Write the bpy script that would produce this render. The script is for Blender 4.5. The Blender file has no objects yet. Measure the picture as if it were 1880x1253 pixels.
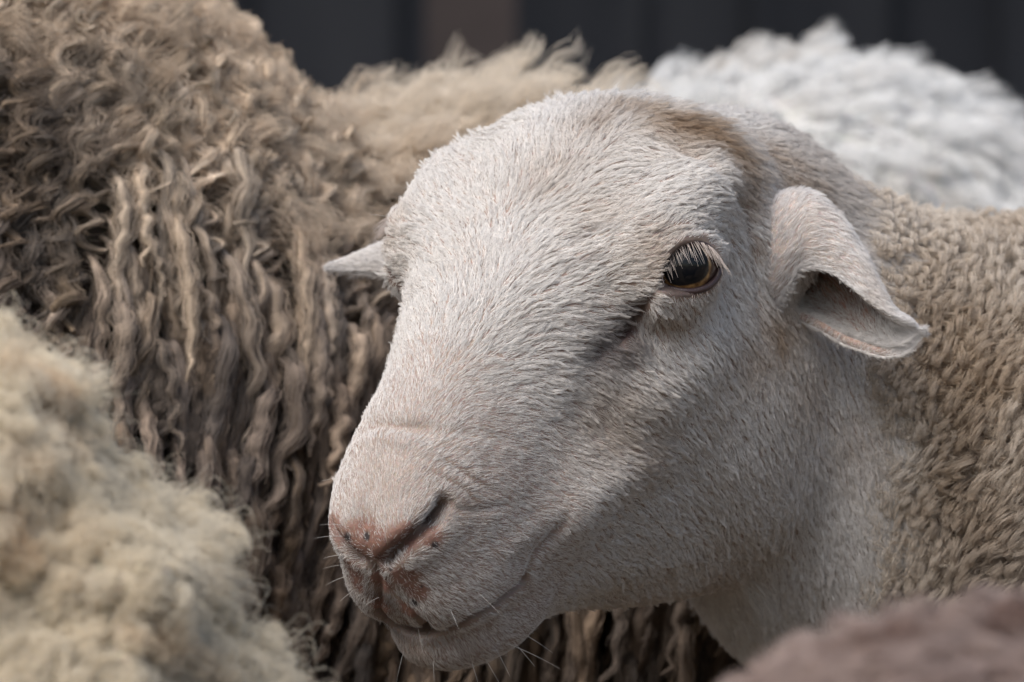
import bpy, math, random, time
import numpy as np
from mathutils import Vector, Matrix, kdtree

T0 = time.time()
rng = np.random.default_rng(7)
random.seed(7)
F32 = np.float32

# ------------------------------------------------------------------ camera, world, sun, exposure
scene = bpy.context.scene
col = scene.collection
S_PX = 0.221e-3                    # metres per photo pixel in the plane of the eye
CAM_Z = 0.68
LENS = 200.0
DIST = S_PX * 1880 * LENS / 36.0   # camera to the plane of the eye (about 2.3 m)

cam_data = bpy.data.cameras.new('camera')
cam_data.lens = LENS
cam_data.sensor_width = 36.0
cam_data.clip_start = 0.05
cam_data.clip_end = 500.0
cam = bpy.data.objects.new('camera', cam_data)
cam.location = (0, -DIST, CAM_Z)
cam.rotation_euler = (math.radians(90), 0, 0)
col.objects.link(cam)
scene.camera = cam
cam_data.dof.use_dof = True
cam_data.dof.focus_distance = DIST - 0.02
cam_data.dof.aperture_fstop = 13.0

world = bpy.data.worlds.new('World')
scene.world = world
world.use_nodes = True
wn = world.node_tree
wn.nodes.clear()
sky = wn.nodes.new('ShaderNodeTexSky')
sky.sky_type = 'NISHITA'
sky.sun_disc = False
sky.sun_elevation = math.radians(52)
sky.sun_rotation = math.radians(-140)
sky.air_density = 1.3
sky.dust_density = 4.0
sky.ozone_density = 1.0
bg = wn.nodes.new('ShaderNodeBackground')
bg.inputs['Strength'].default_value = 0.10
wo = wn.nodes.new('ShaderNodeOutputWorld')
wn.links.new(sky.outputs[0], bg.inputs[0])
wn.links.new(bg.outputs[0], wo.inputs[0])

sun_data = bpy.data.lights.new('sun', 'SUN')
sun_data.energy = 1.9
sun_data.angle = math.radians(50)          # overcast: a broad soft sun
sun_data.color = (1.0, 0.985, 0.96)
sun = bpy.data.objects.new('sun', sun_data)
sun.location = (-2, -2, 6)
_sd = Vector((-0.55, -0.50, 0.95)).normalized()      # direction towards the sun
sun.rotation_euler = _sd.to_track_quat('Z', 'Y').to_euler()
col.objects.link(sun)

scene.view_settings.view_transform = 'Standard'
scene.view_settings.look = 'None'
scene.view_settings.gamma = 1.0
scene.view_settings.use_curve_mapping = False
scene.view_settings.exposure = 0.66
scene.render.engine = 'CYCLES'
scene.cycles.use_denoising = True
scene.cycles.max_bounces = 8
scene.cycles.diffuse_bounces = 4
scene.cycles.transmission_bounces = 4
scene.cycles.use_adaptive_sampling = False
scene.render.hair_type = 'STRIP' if hasattr(scene.render, 'hair_type') else None
scene.cycles_curves.shape = 'RIBBONS'
scene.cycles_curves.subdivisions = 2


def W(px, py, y):
    """photo pixel + depth (metres behind the plane of the eye) -> world point"""
    k = S_PX * (DIST + y) / DIST
    return np.array([(px - 940) * k, y, CAM_Z + (626.5 - py) * k])


def to_px(p):
    p = np.asarray(p)
    k = S_PX * (DIST + p[..., 1]) / DIST
    return np.stack([940 + p[..., 0] / k, 626.5 - (p[..., 2] - CAM_Z) / k], -1)


# ------------------------------------------------------------------ numpy helpers
def hash3(ix, iy, iz, seed):
    h = (ix.astype(np.uint32) * np.uint32(374761393) + iy.astype(np.uint32) * np.uint32(668265263)
         + iz.astype(np.uint32) * np.uint32(2147483647) + np.uint32((seed * 1274126177) & 0xffffffff))
    h = (h ^ (h >> np.uint32(13))) * np.uint32(1274126177)
    h = h ^ (h >> np.uint32(16))
    return (h & np.uint32(0xffffff)).astype(F32) / F32(0xffffff)


def noise(p, scale, seed=0):
    """value noise in [-1, 1]; p (n,3) metres, scale = cells per metre"""
    q = np.asarray(p, F32) * F32(scale)
    i = np.floor(q).astype(np.int64)
    f = (q - i).astype(F32)
    f = f * f * (3 - 2 * f)
    r = 0
    for dx in (0, 1):
        for dy in (0, 1):
            for dz in (0, 1):
                w = (f[..., 0] if dx else 1 - f[..., 0]) * (f[..., 1] if dy else 1 - f[..., 1]) * (f[..., 2] if dz else 1 - f[..., 2])
                r = r + w * hash3(i[..., 0] + dx, i[..., 1] + dy, i[..., 2] + dz, seed)
    return r * 2 - 1


def fbm(p, scale, seed=0, octaves=3):
    r, a, t = 0, 1.0, 0
    for k in range(octaves):
        r = r + a * noise(p, scale * 2 ** k, seed + 17 * k)
        t += a
        a *= 0.5
    return r / t


def sstep(a, b, x):
    t = np.clip((x - a) / (b - a), 0, 1)
    return t * t * (3 - 2 * t)


def unit(v):
    v = np.asarray(v, float)
    return v / np.maximum(np.linalg.norm(v, axis=-1, keepdims=True), 1e-12)


def smin(a, b, k):
    h = np.clip(0.5 + 0.5 * (b - a) / k, 0, 1)
    return b + (a - b) * h - k * h * (1 - h)


def ellipsoid(p, c, r, ax=None):
    q = p - np.asarray(c, F32)
    if ax is not None:
        q = q @ np.asarray(ax, F32).T          # rows of ax = local axes
    r = np.asarray(r, F32)
    k0 = np.linalg.norm(q / r, axis=-1)
    k1 = np.linalg.norm(q / (r * r), axis=-1)
    return k0 * (k0 - 1.0) / np.maximum(k1, 1e-6)


def capsule(p, a, b, ra, rb):
    a = np.asarray(a, F32); b = np.asarray(b, F32)
    pa = p - a
    ba = b - a
    h = np.clip((pa @ ba) / (ba @ ba), 0, 1)
    return np.linalg.norm(pa - h[..., None] * ba, axis=-1) - (ra + (rb - ra) * h)


def surface_nets(fn, lo, hi, step):
    lo = np.asarray(lo, float); hi = np.asarray(hi, float)
    n = np.ceil((hi - lo) / step).astype(int) + 1
    ax = [lo[k] + step * np.arange(n[k]) for k in range(3)]
    D = np.empty(n, F32)
    for i in range(n[0]):
        g = np.stack(np.meshgrid(ax[0][i:i + 1], ax[1], ax[2], indexing='ij'), -1).reshape(-1, 3).astype(F32)
        D[i] = fn(g).reshape(n[1], n[2])
    S = D < 0
    cs = S[:-1, :-1, :-1].astype(np.int8)
    cnt = sum(S[a:n[0] - 1 + a, b:n[1] - 1 + b, c:n[2] - 1 + c].astype(np.int8) for a in (0, 1) for b in (0, 1) for c in (0, 1))
    act = (cnt > 0) & (cnt < 8)
    idx = np.argwhere(act)
    vid = -np.ones(act.shape, np.int64)
    vid[act] = np.arange(len(idx))
    acc = np.zeros((len(idx), 3)); num = np.zeros(len(idx))
    corners = [(a, b, c) for a in (0, 1) for b in (0, 1) for c in (0, 1)]
    for a in corners:
        for k in range(3):
            if a[k]:
                continue
            b = list(a); b[k] = 1
            ia = idx + a; ib = idx + b
            da = D[ia[:, 0], ia[:, 1], ia[:, 2]]; db = D[ib[:, 0], ib[:, 1], ib[:, 2]]
            m = (da < 0) != (db < 0)
            t = np.where(m, da / np.where(m, da - db, 1), 0)
            pt = ia.astype(float); pt[:, k] += t
            acc[m] += pt[m]; num[m] += 1
    V = lo + step * acc / num[:, None]
    quads = []
    for k in range(3):
        u, v = (k + 1) % 3, (k + 2) % 3
        sl_a = [slice(None)] * 3; sl_b = [slice(None)] * 3
        sl_a[k] = slice(0, n[k] - 1); sl_b[k] = slice(1, n[k])
        ch = S[tuple(sl_a)] != S[tuple(sl_b)]
        e = np.argwhere(ch)
        e = e[(e[:, u] > 0) & (e[:, v] > 0) & (e[:, u] < n[u] - 1) & (e[:, v] < n[v] - 1)]
        sgn = S[e[:, 0], e[:, 1], e[:, 2]]
        du = np.zeros(3, int); du[u] = 1
        dv = np.zeros(3, int); dv[v] = 1
        q = np.stack([vid[tuple((e - du - dv).T)], vid[tuple((e - dv).T)], vid[tuple(e.T)], vid[tuple((e - du).T)]], 1)
        q[~sgn] = q[~sgn][:, ::-1]
        quads.append(q)
    return V, np.concatenate(quads)


def gradient(fn, P, e=5e-4):
    P = np.asarray(P, F32)
    g = np.stack([fn(P + np.eye(3, dtype=F32)[k] * F32(e)) - fn(P - np.eye(3, dtype=F32)[k] * F32(e)) for k in range(3)], -1)
    return g / (2 * e)


def project(fn, P, it=3, e=5e-4):
    P = np.array(P, float)
    for _ in range(it):
        g = gradient(fn, P, e)
        d = fn(P.astype(F32))
        P -= np.clip(d, -0.01, 0.01)[:, None] * g / np.maximum((g * g).sum(-1, keepdims=True), 0.05)
    return P


def subdivide(V, Q, mask):
    """split the quads in mask into four; the others stay (their shared edges stay unsplit)"""
    A = Q[mask]; keep = Q[~mask]
    E = np.concatenate([np.stack([A[:, i], A[:, (i + 1) % 4]], 1) for i in range(4)])
    Es = np.sort(E, 1)
    uq, inv = np.unique(Es, axis=0, return_inverse=True)
    inv = inv.reshape(-1)
    mid = (V[uq[:, 0]] + V[uq[:, 1]]) / 2 if len(uq) else np.zeros((0, 3))
    cen = V[A].mean(1)
    nv = len(V)
    m = [nv + inv[i * len(A):(i + 1) * len(A)] for i in range(4)]
    c = nv + len(uq) + np.arange(len(A))
    newq = np.concatenate([np.stack([A[:, i], m[i], c, m[i - 1]], 1) for i in range(4)])
    return np.concatenate([V, mid, cen]), np.concatenate([keep, newq])


def make_mesh(name, V, faces, mat=None, smooth=True, parent=None):
    me = bpy.data.meshes.new(name)
    V = np.asarray(V, F32)
    if isinstance(faces, np.ndarray):
        k = faces.shape[1]
        me.vertices.add(len(V)); me.vertices.foreach_set('co', V.ravel())
        me.loops.add(faces.size); me.loops.foreach_set('vertex_index', faces.ravel().astype(np.int32))
        me.polygons.add(len(faces))
        me.polygons.foreach_set('loop_start', (np.arange(len(faces)) * k).astype(np.int32))
        me.update(calc_edges=True)
        me.validate()
    else:
        me.from_pydata([tuple(v) for v in V], [], faces)
        me.update()
    if smooth:
        me.polygons.foreach_set('use_smooth', np.ones(len(me.polygons), bool))
    if mat:
        me.materials.append(mat)
    o = bpy.data.objects.new(name, me)
    col.objects.link(o)
    if parent is not None:
        attach(o, parent)
    return o


def attach(o, parent):
    at = Vector(parent.location) + (Vector(parent.parent.location) if parent.parent and parent.type == 'EMPTY' else Vector((0, 0, 0)))
    if parent.parent:                 # a sub-part: its part sits at the world origin
        at = Vector((0, 0, 0))
    o.parent = parent
    o.matrix_parent_inverse = Matrix.Translation(-at)


def tag(o, label=None, cat=None, group=None, kind=None):
    if label: o['label'] = label
    if cat: o['category'] = cat
    if group: o['group'] = group
    if kind: o['kind'] = kind
    return o


def empty(name, loc):
    o = bpy.data.objects.new(name, None)
    o.empty_display_size = 0.1
    o.location = loc
    col.objects.link(o)
    return o


def set_color(me, name, C):
    a = me.attributes.new(name, 'FLOAT_COLOR', 'POINT')
    buf = np.ones((len(me.vertices), 4), F32); buf[:, :3] = C
    a.data.foreach_set('color', buf.ravel())


def hair_object(name, P, R, C, mat, parent=None, kind='stuff'):
    """P (n,k,3) strand points, R (n,k) radii, C (n,3) strand colours"""
    n, k, _ = P.shape
    cu = bpy.data.hair_curves.new(name)
    cu.add_curves([k] * n)
    cu.attributes['position'].data.foreach_set('vector', P.astype(F32).ravel())
    ra = cu.attributes.get('radius') or cu.attributes.new('radius', 'FLOAT', 'POINT')
    ra.data.foreach_set('value', R.astype(F32).ravel())
    ca = cu.attributes.new('strand_color', 'FLOAT_COLOR', 'CURVE')
    buf = np.ones((n, 4), F32); buf[:, :3] = C
    ca.data.foreach_set('color', buf.ravel())
    cu.materials.append(mat)
    o = bpy.data.objects.new(name, cu)
    col.objects.link(o)
    if parent is not None:
        attach(o, parent)
    if kind:
        o['kind'] = kind
    return o


def sample_surface(V, Q, n, weight=None):
    """n random points on the quads -> positions, quad index"""
    a, b, c, d = (V[Q[:, k]] for k in range(4))
    ar = (np.linalg.norm(np.cross(b - a, c - a), axis=1) + np.linalg.norm(np.cross(c - a, d - a), axis=1)) / 2
    w = ar if weight is None else ar * weight
    cdf = np.cumsum(w); total = cdf[-1]
    f = np.minimum(np.searchsorted(cdf, rng.random(n) * total), len(Q) - 1)
    u = rng.random((n, 1)); v = rng.random((n, 1))
    P = (a[f] * (1 - u) + b[f] * u) * (1 - v) + (d[f] * (1 - u) + c[f] * u) * v
    return P, f


def view_weight(P, N, margin=0.06, back=0.3, out=0.12):
    """how densely strands are needed: full in and near the frame, thinner far outside or facing away"""
    px = to_px(P)
    k = S_PX * (DIST + P[:, 1]) / DIST
    dx = np.maximum(np.maximum(-px[:, 0], px[:, 0] - 1880), 0) * k
    dy = np.maximum(np.maximum(-px[:, 1], px[:, 1] - 1253), 0) * k
    d = np.hypot(dx, dy)
    w = out + (1 - out) * (1 - sstep(margin * 0.5, margin * 1.5, d))
    v = unit(np.array([0, -DIST, CAM_Z]) - P)
    f = (N * v).sum(1)
    return w * (back + (1 - back) * sstep(-0.35, -0.1, f))


# ------------------------------------------------------------------ materials
def new_mat(name):
    m = bpy.data.materials.new(name)
    m.use_nodes = True
    nt = m.node_tree
    nt.nodes.clear()
    out = nt.nodes.new('ShaderNodeOutputMaterial')
    return m, nt, out


def strand_material(name, rough=0.55, transl=0.25, spec=0.25, tint=(1, 1, 1)):
    m, nt, out = new_mat(name)
    at = nt.nodes.new('ShaderNodeAttribute'); at.attribute_name = 'strand_color'
    info = nt.nodes.new('ShaderNodeHairInfo')
    # tips a little lighter than roots, and every strand a little different
    hsv = nt.nodes.new('ShaderNodeHueSaturation')
    mr = nt.nodes.new('ShaderNodeMapRange'); mr.inputs['To Min'].default_value = 0.86; mr.inputs['To Max'].default_value = 1.1
    nt.links.new(info.outputs['Random'], mr.inputs['Value'])
    nt.links.new(mr.outputs[0], hsv.inputs['Value'])
    nt.links.new(at.outputs['Color'], hsv.inputs['Color'])
    d = nt.nodes.new('ShaderNodeBsdfDiffuse')
    t = nt.nodes.new('ShaderNodeBsdfTranslucent')
    mx = nt.nodes.new('ShaderNodeMixShader'); mx.inputs[0].default_value = transl
    g = nt.nodes.new('ShaderNodeBsdfHair'); g.component = 'Reflection'
    g.inputs['RoughnessU'].default_value = rough * 0.6; g.inputs['RoughnessV'].default_value = 0.8
    g.inputs['Color'].default_value = (0.9, 0.92, 0.95, 1)
    mx2 = nt.nodes.new('ShaderNodeMixShader'); mx2.inputs[0].default_value = spec
    nt.links.new(hsv.outputs[0], d.inputs[0]); nt.links.new(hsv.outputs[0], t.inputs[0])
    nt.links.new(d.outputs[0], mx.inputs[1]); nt.links.new(t.outputs[0], mx.inputs[2])
    nt.links.new(mx.outputs[0], mx2.inputs[1]); nt.links.new(g.outputs[0], mx2.inputs[2])
    nt.links.new(mx2.outputs[0], out.inputs[0])
    return m


def skin_material(name, rough=0.7, bump=0.3, scale=900.0, spec=0.3, sss=0.0):
    m, nt, out = new_mat(name)
    at = nt.nodes.new('ShaderNodeAttribute'); at.attribute_name = 'skin_color'
    b = nt.nodes.new('ShaderNodeBsdfPrincipled')
    b.inputs['Roughness'].default_value = rough
    b.inputs['Specular IOR Level'].default_value = spec
    if sss:
        b.inputs['Subsurface Weight'].default_value = sss
        b.inputs['Subsurface Radius'].default_value = (0.004, 0.0015, 0.001)
    tc = nt.nodes.new('ShaderNodeTexCoord')
    nz = nt.nodes.new('ShaderNodeTexNoise'); nz.inputs['Scale'].default_value = scale; nz.inputs['Detail'].default_value = 4
    nt.links.new(tc.outputs['Object'], nz.inputs['Vector'])
    bp = nt.nodes.new('ShaderNodeBump'); bp.inputs['Strength'].default_value = bump; bp.inputs['Distance'].default_value = 0.001
    nt.links.new(nz.outputs['Fac'], bp.inputs['Height'])
    mixc = nt.nodes.new('ShaderNodeMixRGB'); mixc.blend_type = 'MULTIPLY'; mixc.inputs[0].default_value = 0.35
    nt.links.new(at.outputs['Color'], mixc.inputs[1]); nt.links.new(nz.outputs['Color'], mixc.inputs[2])
    nt.links.new(mixc.outputs[0], b.inputs['Base Color'])
    nt.links.new(bp.outputs[0], b.inputs['Normal'])
    nt.links.new(b.outputs[0], out.inputs[0])
    return m


def plain_material(name, color, rough=0.8, spec=0.3, noise_scale=None, color2=None, bump=0.0, coords='Object', stretch=(1, 1, 1)):
    m, nt, out = new_mat(name)
    b = nt.nodes.new('ShaderNodeBsdfPrincipled')
    b.inputs['Roughness'].default_value = rough
    b.inputs['Specular IOR Level'].default_value = spec
    b.inputs['Base Color'].default_value = (*color, 1)
    if noise_scale:
        tc = nt.nodes.new('ShaderNodeTexCoord')
        mp = nt.nodes.new('ShaderNodeMapping'); mp.inputs['Scale'].default_value = stretch
        nz = nt.nodes.new('ShaderNodeTexNoise'); nz.inputs['Scale'].default_value = noise_scale; nz.inputs['Detail'].default_value = 5
        rp = nt.nodes.new('ShaderNodeValToRGB')
        rp.color_ramp.elements[0].position = 0.3; rp.color_ramp.elements[1].position = 0.7
        rp.color_ramp.elements[0].color = (*color, 1); rp.color_ramp.elements[1].color = (*(color2 or color), 1)
        nt.links.new(tc.outputs[coords], mp.inputs[0]); nt.links.new(mp.outputs[0], nz.inputs['Vector'])
        nt.links.new(nz.outputs['Fac'], rp.inputs[0]); nt.links.new(rp.outputs[0], b.inputs['Base Color'])
        if bump:
            bp = nt.nodes.new('ShaderNodeBump'); bp.inputs['Strength'].default_value = bump; bp.inputs['Distance'].default_value = 0.01
            nt.links.new(nz.outputs['Fac'], bp.inputs['Height']); nt.links.new(bp.outputs[0], b.inputs['Normal'])
    nt.links.new(b.outputs[0], out.inputs[0])
    return m


# ================================================================== the ram in the middle
# head frame in centimetres: f = poll to nose, l = the animal's left, u = up from the face
HR = np.array([[-0.4981, 0.8281, -0.2574], [-0.6603, -0.5546, -0.5064], [-0.562, -0.0822, 0.823]])  # rows world x, y, z; columns f, l, u
_u, _s, _v = np.linalg.svd(HR)
HR = _u @ _v
HS = 0.9636e-2                     # metres per head unit
HO = W(1163, 236, 0.085)


def head_to_world(h):
    return np.asarray(h, float) @ HR.T * HS + HO


def world_to_head(p):
    return (np.asarray(p) - HO.astype(F32)) @ (HR / HS).astype(F32)


ST = np.array([-6, -2, 2, 6, 9, 12, 15.3, 18.6, 21.5, 24.5], float)
TOP = np.array([-5.6, -1.6, 0.9, 1.7, 1.6, 1.2, 0.6, -0.5, -1.9, -4.2])
BOT = np.array([-15, -18, -20, -19.9, -18.7, -17, -14.8, -13.5, -13.1, -12.6])
WT = np.array([5.4, 6.2, 6.9, 6.8, 6.2, 5.0, 3.7, 3.0, 2.7, 2.2])
WM = np.array([6, 6.8, 7.5, 7.4, 6.9, 6.2, 5.1, 4.2, 3.7, 3.0])
WB = np.array([4.5, 5.4, 6.4, 6.3, 5.6, 4.7, 3.8, 3.2, 2.9, 2.2])


def sm_interp(x, xs, ys):
    """smooth (Catmull-Rom) interpolation"""
    m = np.gradient(ys, xs)
    i = np.clip(np.searchsorted(xs, x) - 1, 0, len(xs) - 2)
    h = (xs[i + 1] - xs[i])
    t = np.clip((x - xs[i]) / h, 0, 1)
    t2, t3 = t * t, t * t * t
    return ((2 * t3 - 3 * t2 + 1) * ys[i] + (t3 - 2 * t2 + t) * h * m[i] + (-2 * t3 + 3 * t2) * ys[i + 1] + (t3 - t2) * h * m[i + 1]).astype(F32)


EYE_H = np.array([8.05, 6.75, -1.3])        # centre of the eyeball
EYE_R = 1.5


def rotax(f, l):
    """axes (rows) with the first along f and second near l"""
    a = unit(f); b = np.asarray(l, float); b = unit(b - a * (a @ b)); c = np.cross(a, b)
    return np.stack([a, b, c])


def head_sdf(h):
    f, u = h[:, 0], h[:, 2]
    l = np.abs(h[:, 1])
    q = np.stack([f, l, u], -1)
    fc = np.clip(f, -6, 26)
    t, b = sm_interp(fc, ST, TOP), sm_interp(fc, ST, BOT)
    wt, wm, wb = sm_interp(fc, ST, WT), sm_interp(fc, ST, WM), sm_interp(fc, ST, WB)
    c = (t + b) / 2; hh = (t - b) / 2
    v = np.clip((u - c) / hh, -1.3, 1.3)
    w = np.where(v > 0, wm + (wt - wm) * v ** 2, wm + (wb - wm) * np.abs(v) ** 1.5)
    p = np.where(v > 0, 4.6 - 1.8 * sstep(8, 17, fc), 3.4 - 0.6 * sstep(8, 17, fc)).astype(F32)
    rho = (np.abs((u - c) / hh) ** p + (l / w) ** p) ** (1 / p)
    d = (rho - 1) * np.minimum(hh, w) * 0.9
    d = -smin(-np.maximum(d, -6.0 - f), 22.0 - f, 3.0)
    # muzzle, lips, chin
    d = smin(d, ellipsoid(q, (20.1, 0, -6.2), (4.7, 3.3, 4.2)), 2.4)
    d = smin(d, ellipsoid(q, (21.6, 1.4, -7.7), (2.8, 2.1, 2.3)), 1.2)
    d = smin(d, ellipsoid(q, (20.0, 0.2, -11.0), (3.9, 2.7, 2.1)), 1.0)
    d = smin(d, ellipsoid(q, (22.3, 1.0, -4.6), (2.2, 1.5, 1.6)), 2.0)
    # brow and orbit
    d = smin(d, ellipsoid(q, (7.0, 6.1, 0.1), (3.2, 1.0, 1.1), rotax((1, -.25, -.12), (0, 1, 0))), 2.0)
    d = smin(d, ellipsoid(q, (8.2, 6.5, -1.4), (2.5, 1.4, 2.0)), 1.0)
    # cheek: masseter and the crest that runs from below the eye to the lips
    d = smin(d, ellipsoid(q, (4.8, 5.7, -11.0), (5.0, 2.5, 6.4), rotax((1, 0, -.25), (0, 1, 0))), 1.6)
    d = smin(d, capsule(q, (9.0, 6.2, -5.2), (17.0, 4.3, -7.8), 0.6, 0.6), 3.0)
    d = smin(d, ellipsoid(q, (3.4, 0, -1.7), (4.8, 5.8, 3.9)), 2.5)
    # the lids stretched over the eyeball
    d = smin(d, np.linalg.norm(q - EYE_H.astype(F32), axis=-1) - (EYE_R + 0.12), 0.7)
    # root of the ear
    d = smin(d, capsule(q, (2.4, 5.6, -4.4), (1.6, 7.2, -4.9), 2.0, 1.5), 1.0)
    # occiput
    d = smin(d, ellipsoid(q, (-1.0, 0, -5.4), (4.2, 5.2, 4.2)), 1.5)
    return d


# neck and body, world metres
NECK = [head_to_world((-2.0, 0.0, -8.6)), W(1640, 870, 0.19), W(1900, 990, 0.21)]


def ram_body_sdf(p):
    d = capsule(p, NECK[0], NECK[1], 0.068, 0.09)
    d = smin(d, capsule(p, NECK[1], NECK[2], 0.092, 0.135), 0.05)
    d = smin(d, ellipsoid(p, (0.34, 0.17, 0.555), (0.17, 0.155, 0.20)), 0.06)
    d = smin(d, ellipsoid(p, (0.66, 0.2, 0.53), (0.34, 0.185, 0.195)), 0.07)
    d = smin(d, ellipsoid(p, (0.95, 0.23, 0.555), (0.16, 0.165, 0.185)), 0.06)
    for (x, y) in ((0.33, 0.09), (0.36, 0.27), (0.99, 0.14), (1.0, 0.32)):
        hind = x > 0.6
        d = smin(d, capsule(p, (x, y, 0.46), (x + (0.05 if hind else 0), y, 0.26), 0.07, 0.035), 0.04)
        d = smin(d, capsule(p, (x + (0.05 if hind else 0), y, 0.26), (x + 0.01, y, 0.04), 0.03, 0.022), 0.02)
        d = smin(d, capsule(p, (x + 0.01, y, 0.035), (x - 0.035, y, 0.024), 0.026, 0.022), 0.015)
    return d


def ram_sdf(p):
    hp = world_to_head(p)
    near = (np.abs(hp[:, 0] - 9) < 22) & (np.abs(hp[:, 1]) < 13) & (np.abs(hp[:, 2] + 7) < 17)
    if near.all() and len(p) < 4000:                     # short cut for lines of sight that end on the head
        d = smin(capsule(p, NECK[0], NECK[1], 0.068, 0.09), capsule(p, NECK[1], NECK[2], 0.092, 0.135), 0.05)
    else:
        d = ram_body_sdf(p)
    if near.any():
        dh = head_sdf(hp[near].astype(F32)) * HS
        d[near] = smin(d[near], dh, 0.012)
    return d


def ray_hit(pts_px, fn=ram_sdf, start=-0.30, n=70):
    """where the lines of sight through these photo pixels meet the surface"""
    pts_px = np.asarray(pts_px, float)
    o = np.array([0, -DIST, CAM_Z])
    far = np.stack([W(x, y, 0.0) for x, y in pts_px])
    dirs = unit(far - o)
    t = np.full(len(pts_px), DIST + start)
    for _ in range(n):
        d = fn((o + dirs * t[:, None]).astype(F32))
        t += np.clip(d * 0.85, -0.01, 0.03)
    return o + dirs * t[:, None]


# ------------------------------------------------------------------ the ram's skin
CAM_P = np.array([0, -DIST, CAM_Z])
V, Q = surface_nets(ram_sdf, (-0.25, -0.25, -0.005), (1.2, 0.45, 0.95), 0.008)


def head_box(V, Q, f0, f1, u0=-23, lmax=11):
    c = world_to_head(V[Q].mean(1).astype(F32))
    return (c[:, 0] > f0) & (c[:, 0] < f1) & (np.abs(c[:, 1]) < lmax) & (c[:, 2] > u0)


V, Q = subdivide(V, Q, head_box(V, Q, -8, 30))
V = project(ram_sdf, V)
V, Q = subdivide(V, Q, head_box(V, Q, -3, 30))
V = project(ram_sdf, V, 2)
_c = world_to_head(V[Q].mean(1).astype(F32))
_m = (np.linalg.norm(_c * [1, 1, 1] - EYE_H, axis=1) < 4.2) | (np.linalg.norm(_c * [1, -1, 1] - EYE_H, axis=1) < 4.2) | (_c[:, 0] > 15.5)
V, Q = subdivide(V, Q, _m)
V = project(ram_sdf, V, 2)
HV = world_to_head(V.astype(F32)).astype(float)      # head coordinates of every vertex
HEADISH = (HV[:, 0] > -7) & (np.abs(HV[:, 1]) < 11) & (HV[:, 2] > -23)


def mirror(h):
    return h * np.array([1, -1, 1])


def resample(pts, n):
    pts = np.asarray(pts, float)
    s = np.concatenate([[0], np.cumsum(np.linalg.norm(np.diff(pts, axis=0), axis=1))])
    t = np.linspace(0, s[-1], n)
    return np.stack([np.interp(t, s, pts[:, k]) for k in range(pts.shape[1])], 1)


def line_dist(P, L):
    best = np.full(len(P), 1e9); par = np.zeros(len(P))
    n = len(L) - 1
    for i in range(n):
        a, b = L[i], L[i + 1]
        ba = b - a
        h = np.clip(((P - a) @ ba) / max(ba @ ba, 1e-9), 0, 1)
        d = np.linalg.norm(P - a - h[:, None] * ba, axis=1)
        m = d < best
        best[m] = d[m]; par[m] = (i + h[m]) / n
    return best, par


def on_face(px_line, n=11):
    """photo polyline -> head-frame points on the ram's face"""
    px_line = np.asarray(px_line, float)
    if len(px_line) > 1:
        px_line = resample(px_line, n)
    return world_to_head(ray_hit(px_line).astype(F32)).astype(float)


DISP = np.zeros(len(V))          # outward displacement, head units (cm)
BARE = np.zeros(len(V))          # 0 hair, 1 bare skin
hi = np.where(HEADISH)[0]
HVI = HV[hi]


def crease(px_line, depth, width, both=True, bare=0.0, taper=True, prof=2.0, reach_bare=1.1):
    L = on_face(px_line)
    for M in ([L, mirror(L)] if both else [L]):
        reach = 3.2 * width + 0.3
        box = ((HVI > M.min(0) - reach) & (HVI < M.max(0) + reach)).all(1)
        sel = hi[box]
        if not len(sel):
            continue
        d, t = line_dist(HVI[box], M)
        w = np.exp(-(d / width) ** prof)
        if taper:
            w = w * (0.35 + 0.65 * np.sin(np.pi * np.clip(t, 0.03, 0.97)) ** 0.6)
        DISP[sel] -= depth * w
        if bare:
            BARE[sel] = np.maximum(BARE[sel], bare * np.exp(-(d / (width * reach_bare)) ** 4))


MOUTH = [(697, 1126), (735, 1147), (790, 1156), (840, 1146), (890, 1120), (930, 1094), (962, 1066)]
crease(MOUTH, -0.16, 0.85)                                     # lips rolled out on both sides of the line
crease(MOUTH, 0.8, 0.23, bare=1.0, prof=2, reach_bare=1.6)
NOSTRIL = [(708, 1034), (735, 1008), (770, 978), (796, 955)]
crease([(690, 1000), (740, 965), (785, 925)], -0.16, 0.5)      # wing of the nostril
crease([(735, 1050), (790, 1010), (850, 960)], -0.10, 0.5)
crease(NOSTRIL, 0.75, 0.24, bare=1.0, taper=False)
crease([(796, 955), (806, 942), (815, 926)], 1.1, 0.27, bare=1.0, taper=False)
crease([(690, 1032), (696, 1080), (698, 1126)], 0.22, 0.16, bare=0.8)
crease([(648, 778), (700, 778), (765, 792), (830, 830)], 0.10, 0.30)
crease([(660, 800), (720, 806), (780, 830)], -0.07, 0.4)
crease([(815, 846), (850, 868), (905, 905)], 0.13, 0.16)
crease([(790, 868), (845, 895), (880, 930)], 0.10, 0.14)
crease([(830, 935), (880, 938), (930, 925)], 0.12, 0.18)
crease([(960, 1066), (985, 1010), (1035, 955)], 0.24, 0.26)
crease([(930, 1010), (960, 985), (1010, 940)], -0.16, 0.5)
crease([(1205, 522), (1185, 552), (1166, 585)], 0.22, 0.22, bare=0.5)
crease([(1176, 565), (1160, 598), (1140, 622)], 0.45, 0.34, bare=1.0)
crease([(1130, 625), (1100, 650), (1075, 668)], 0.28, 0.5)
crease([(1195, 530), (1215, 575), (1265, 590), (1320, 560)], -0.10, 0.5)
crease([(1232, 436), (1268, 419), (1310, 420), (1342, 452)], 0.13, 0.14)
crease([(1226, 452), (1262, 433), (1305, 436), (1330, 466)], -0.14, 0.2)
crease([(1080, 760), (1140, 800), (1230, 810)], 0.42, 1.2)
crease([(1000, 1000), (1120, 900), (1230, 850), (1330, 740)], -0.22, 0.9)
crease([(1010, 1118), (1130, 1090), (1260, 1055)], 0.14, 0.6)
crease([(1030, 445), (1070, 428), (1115, 412)], 0.10, 0.18)
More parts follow.
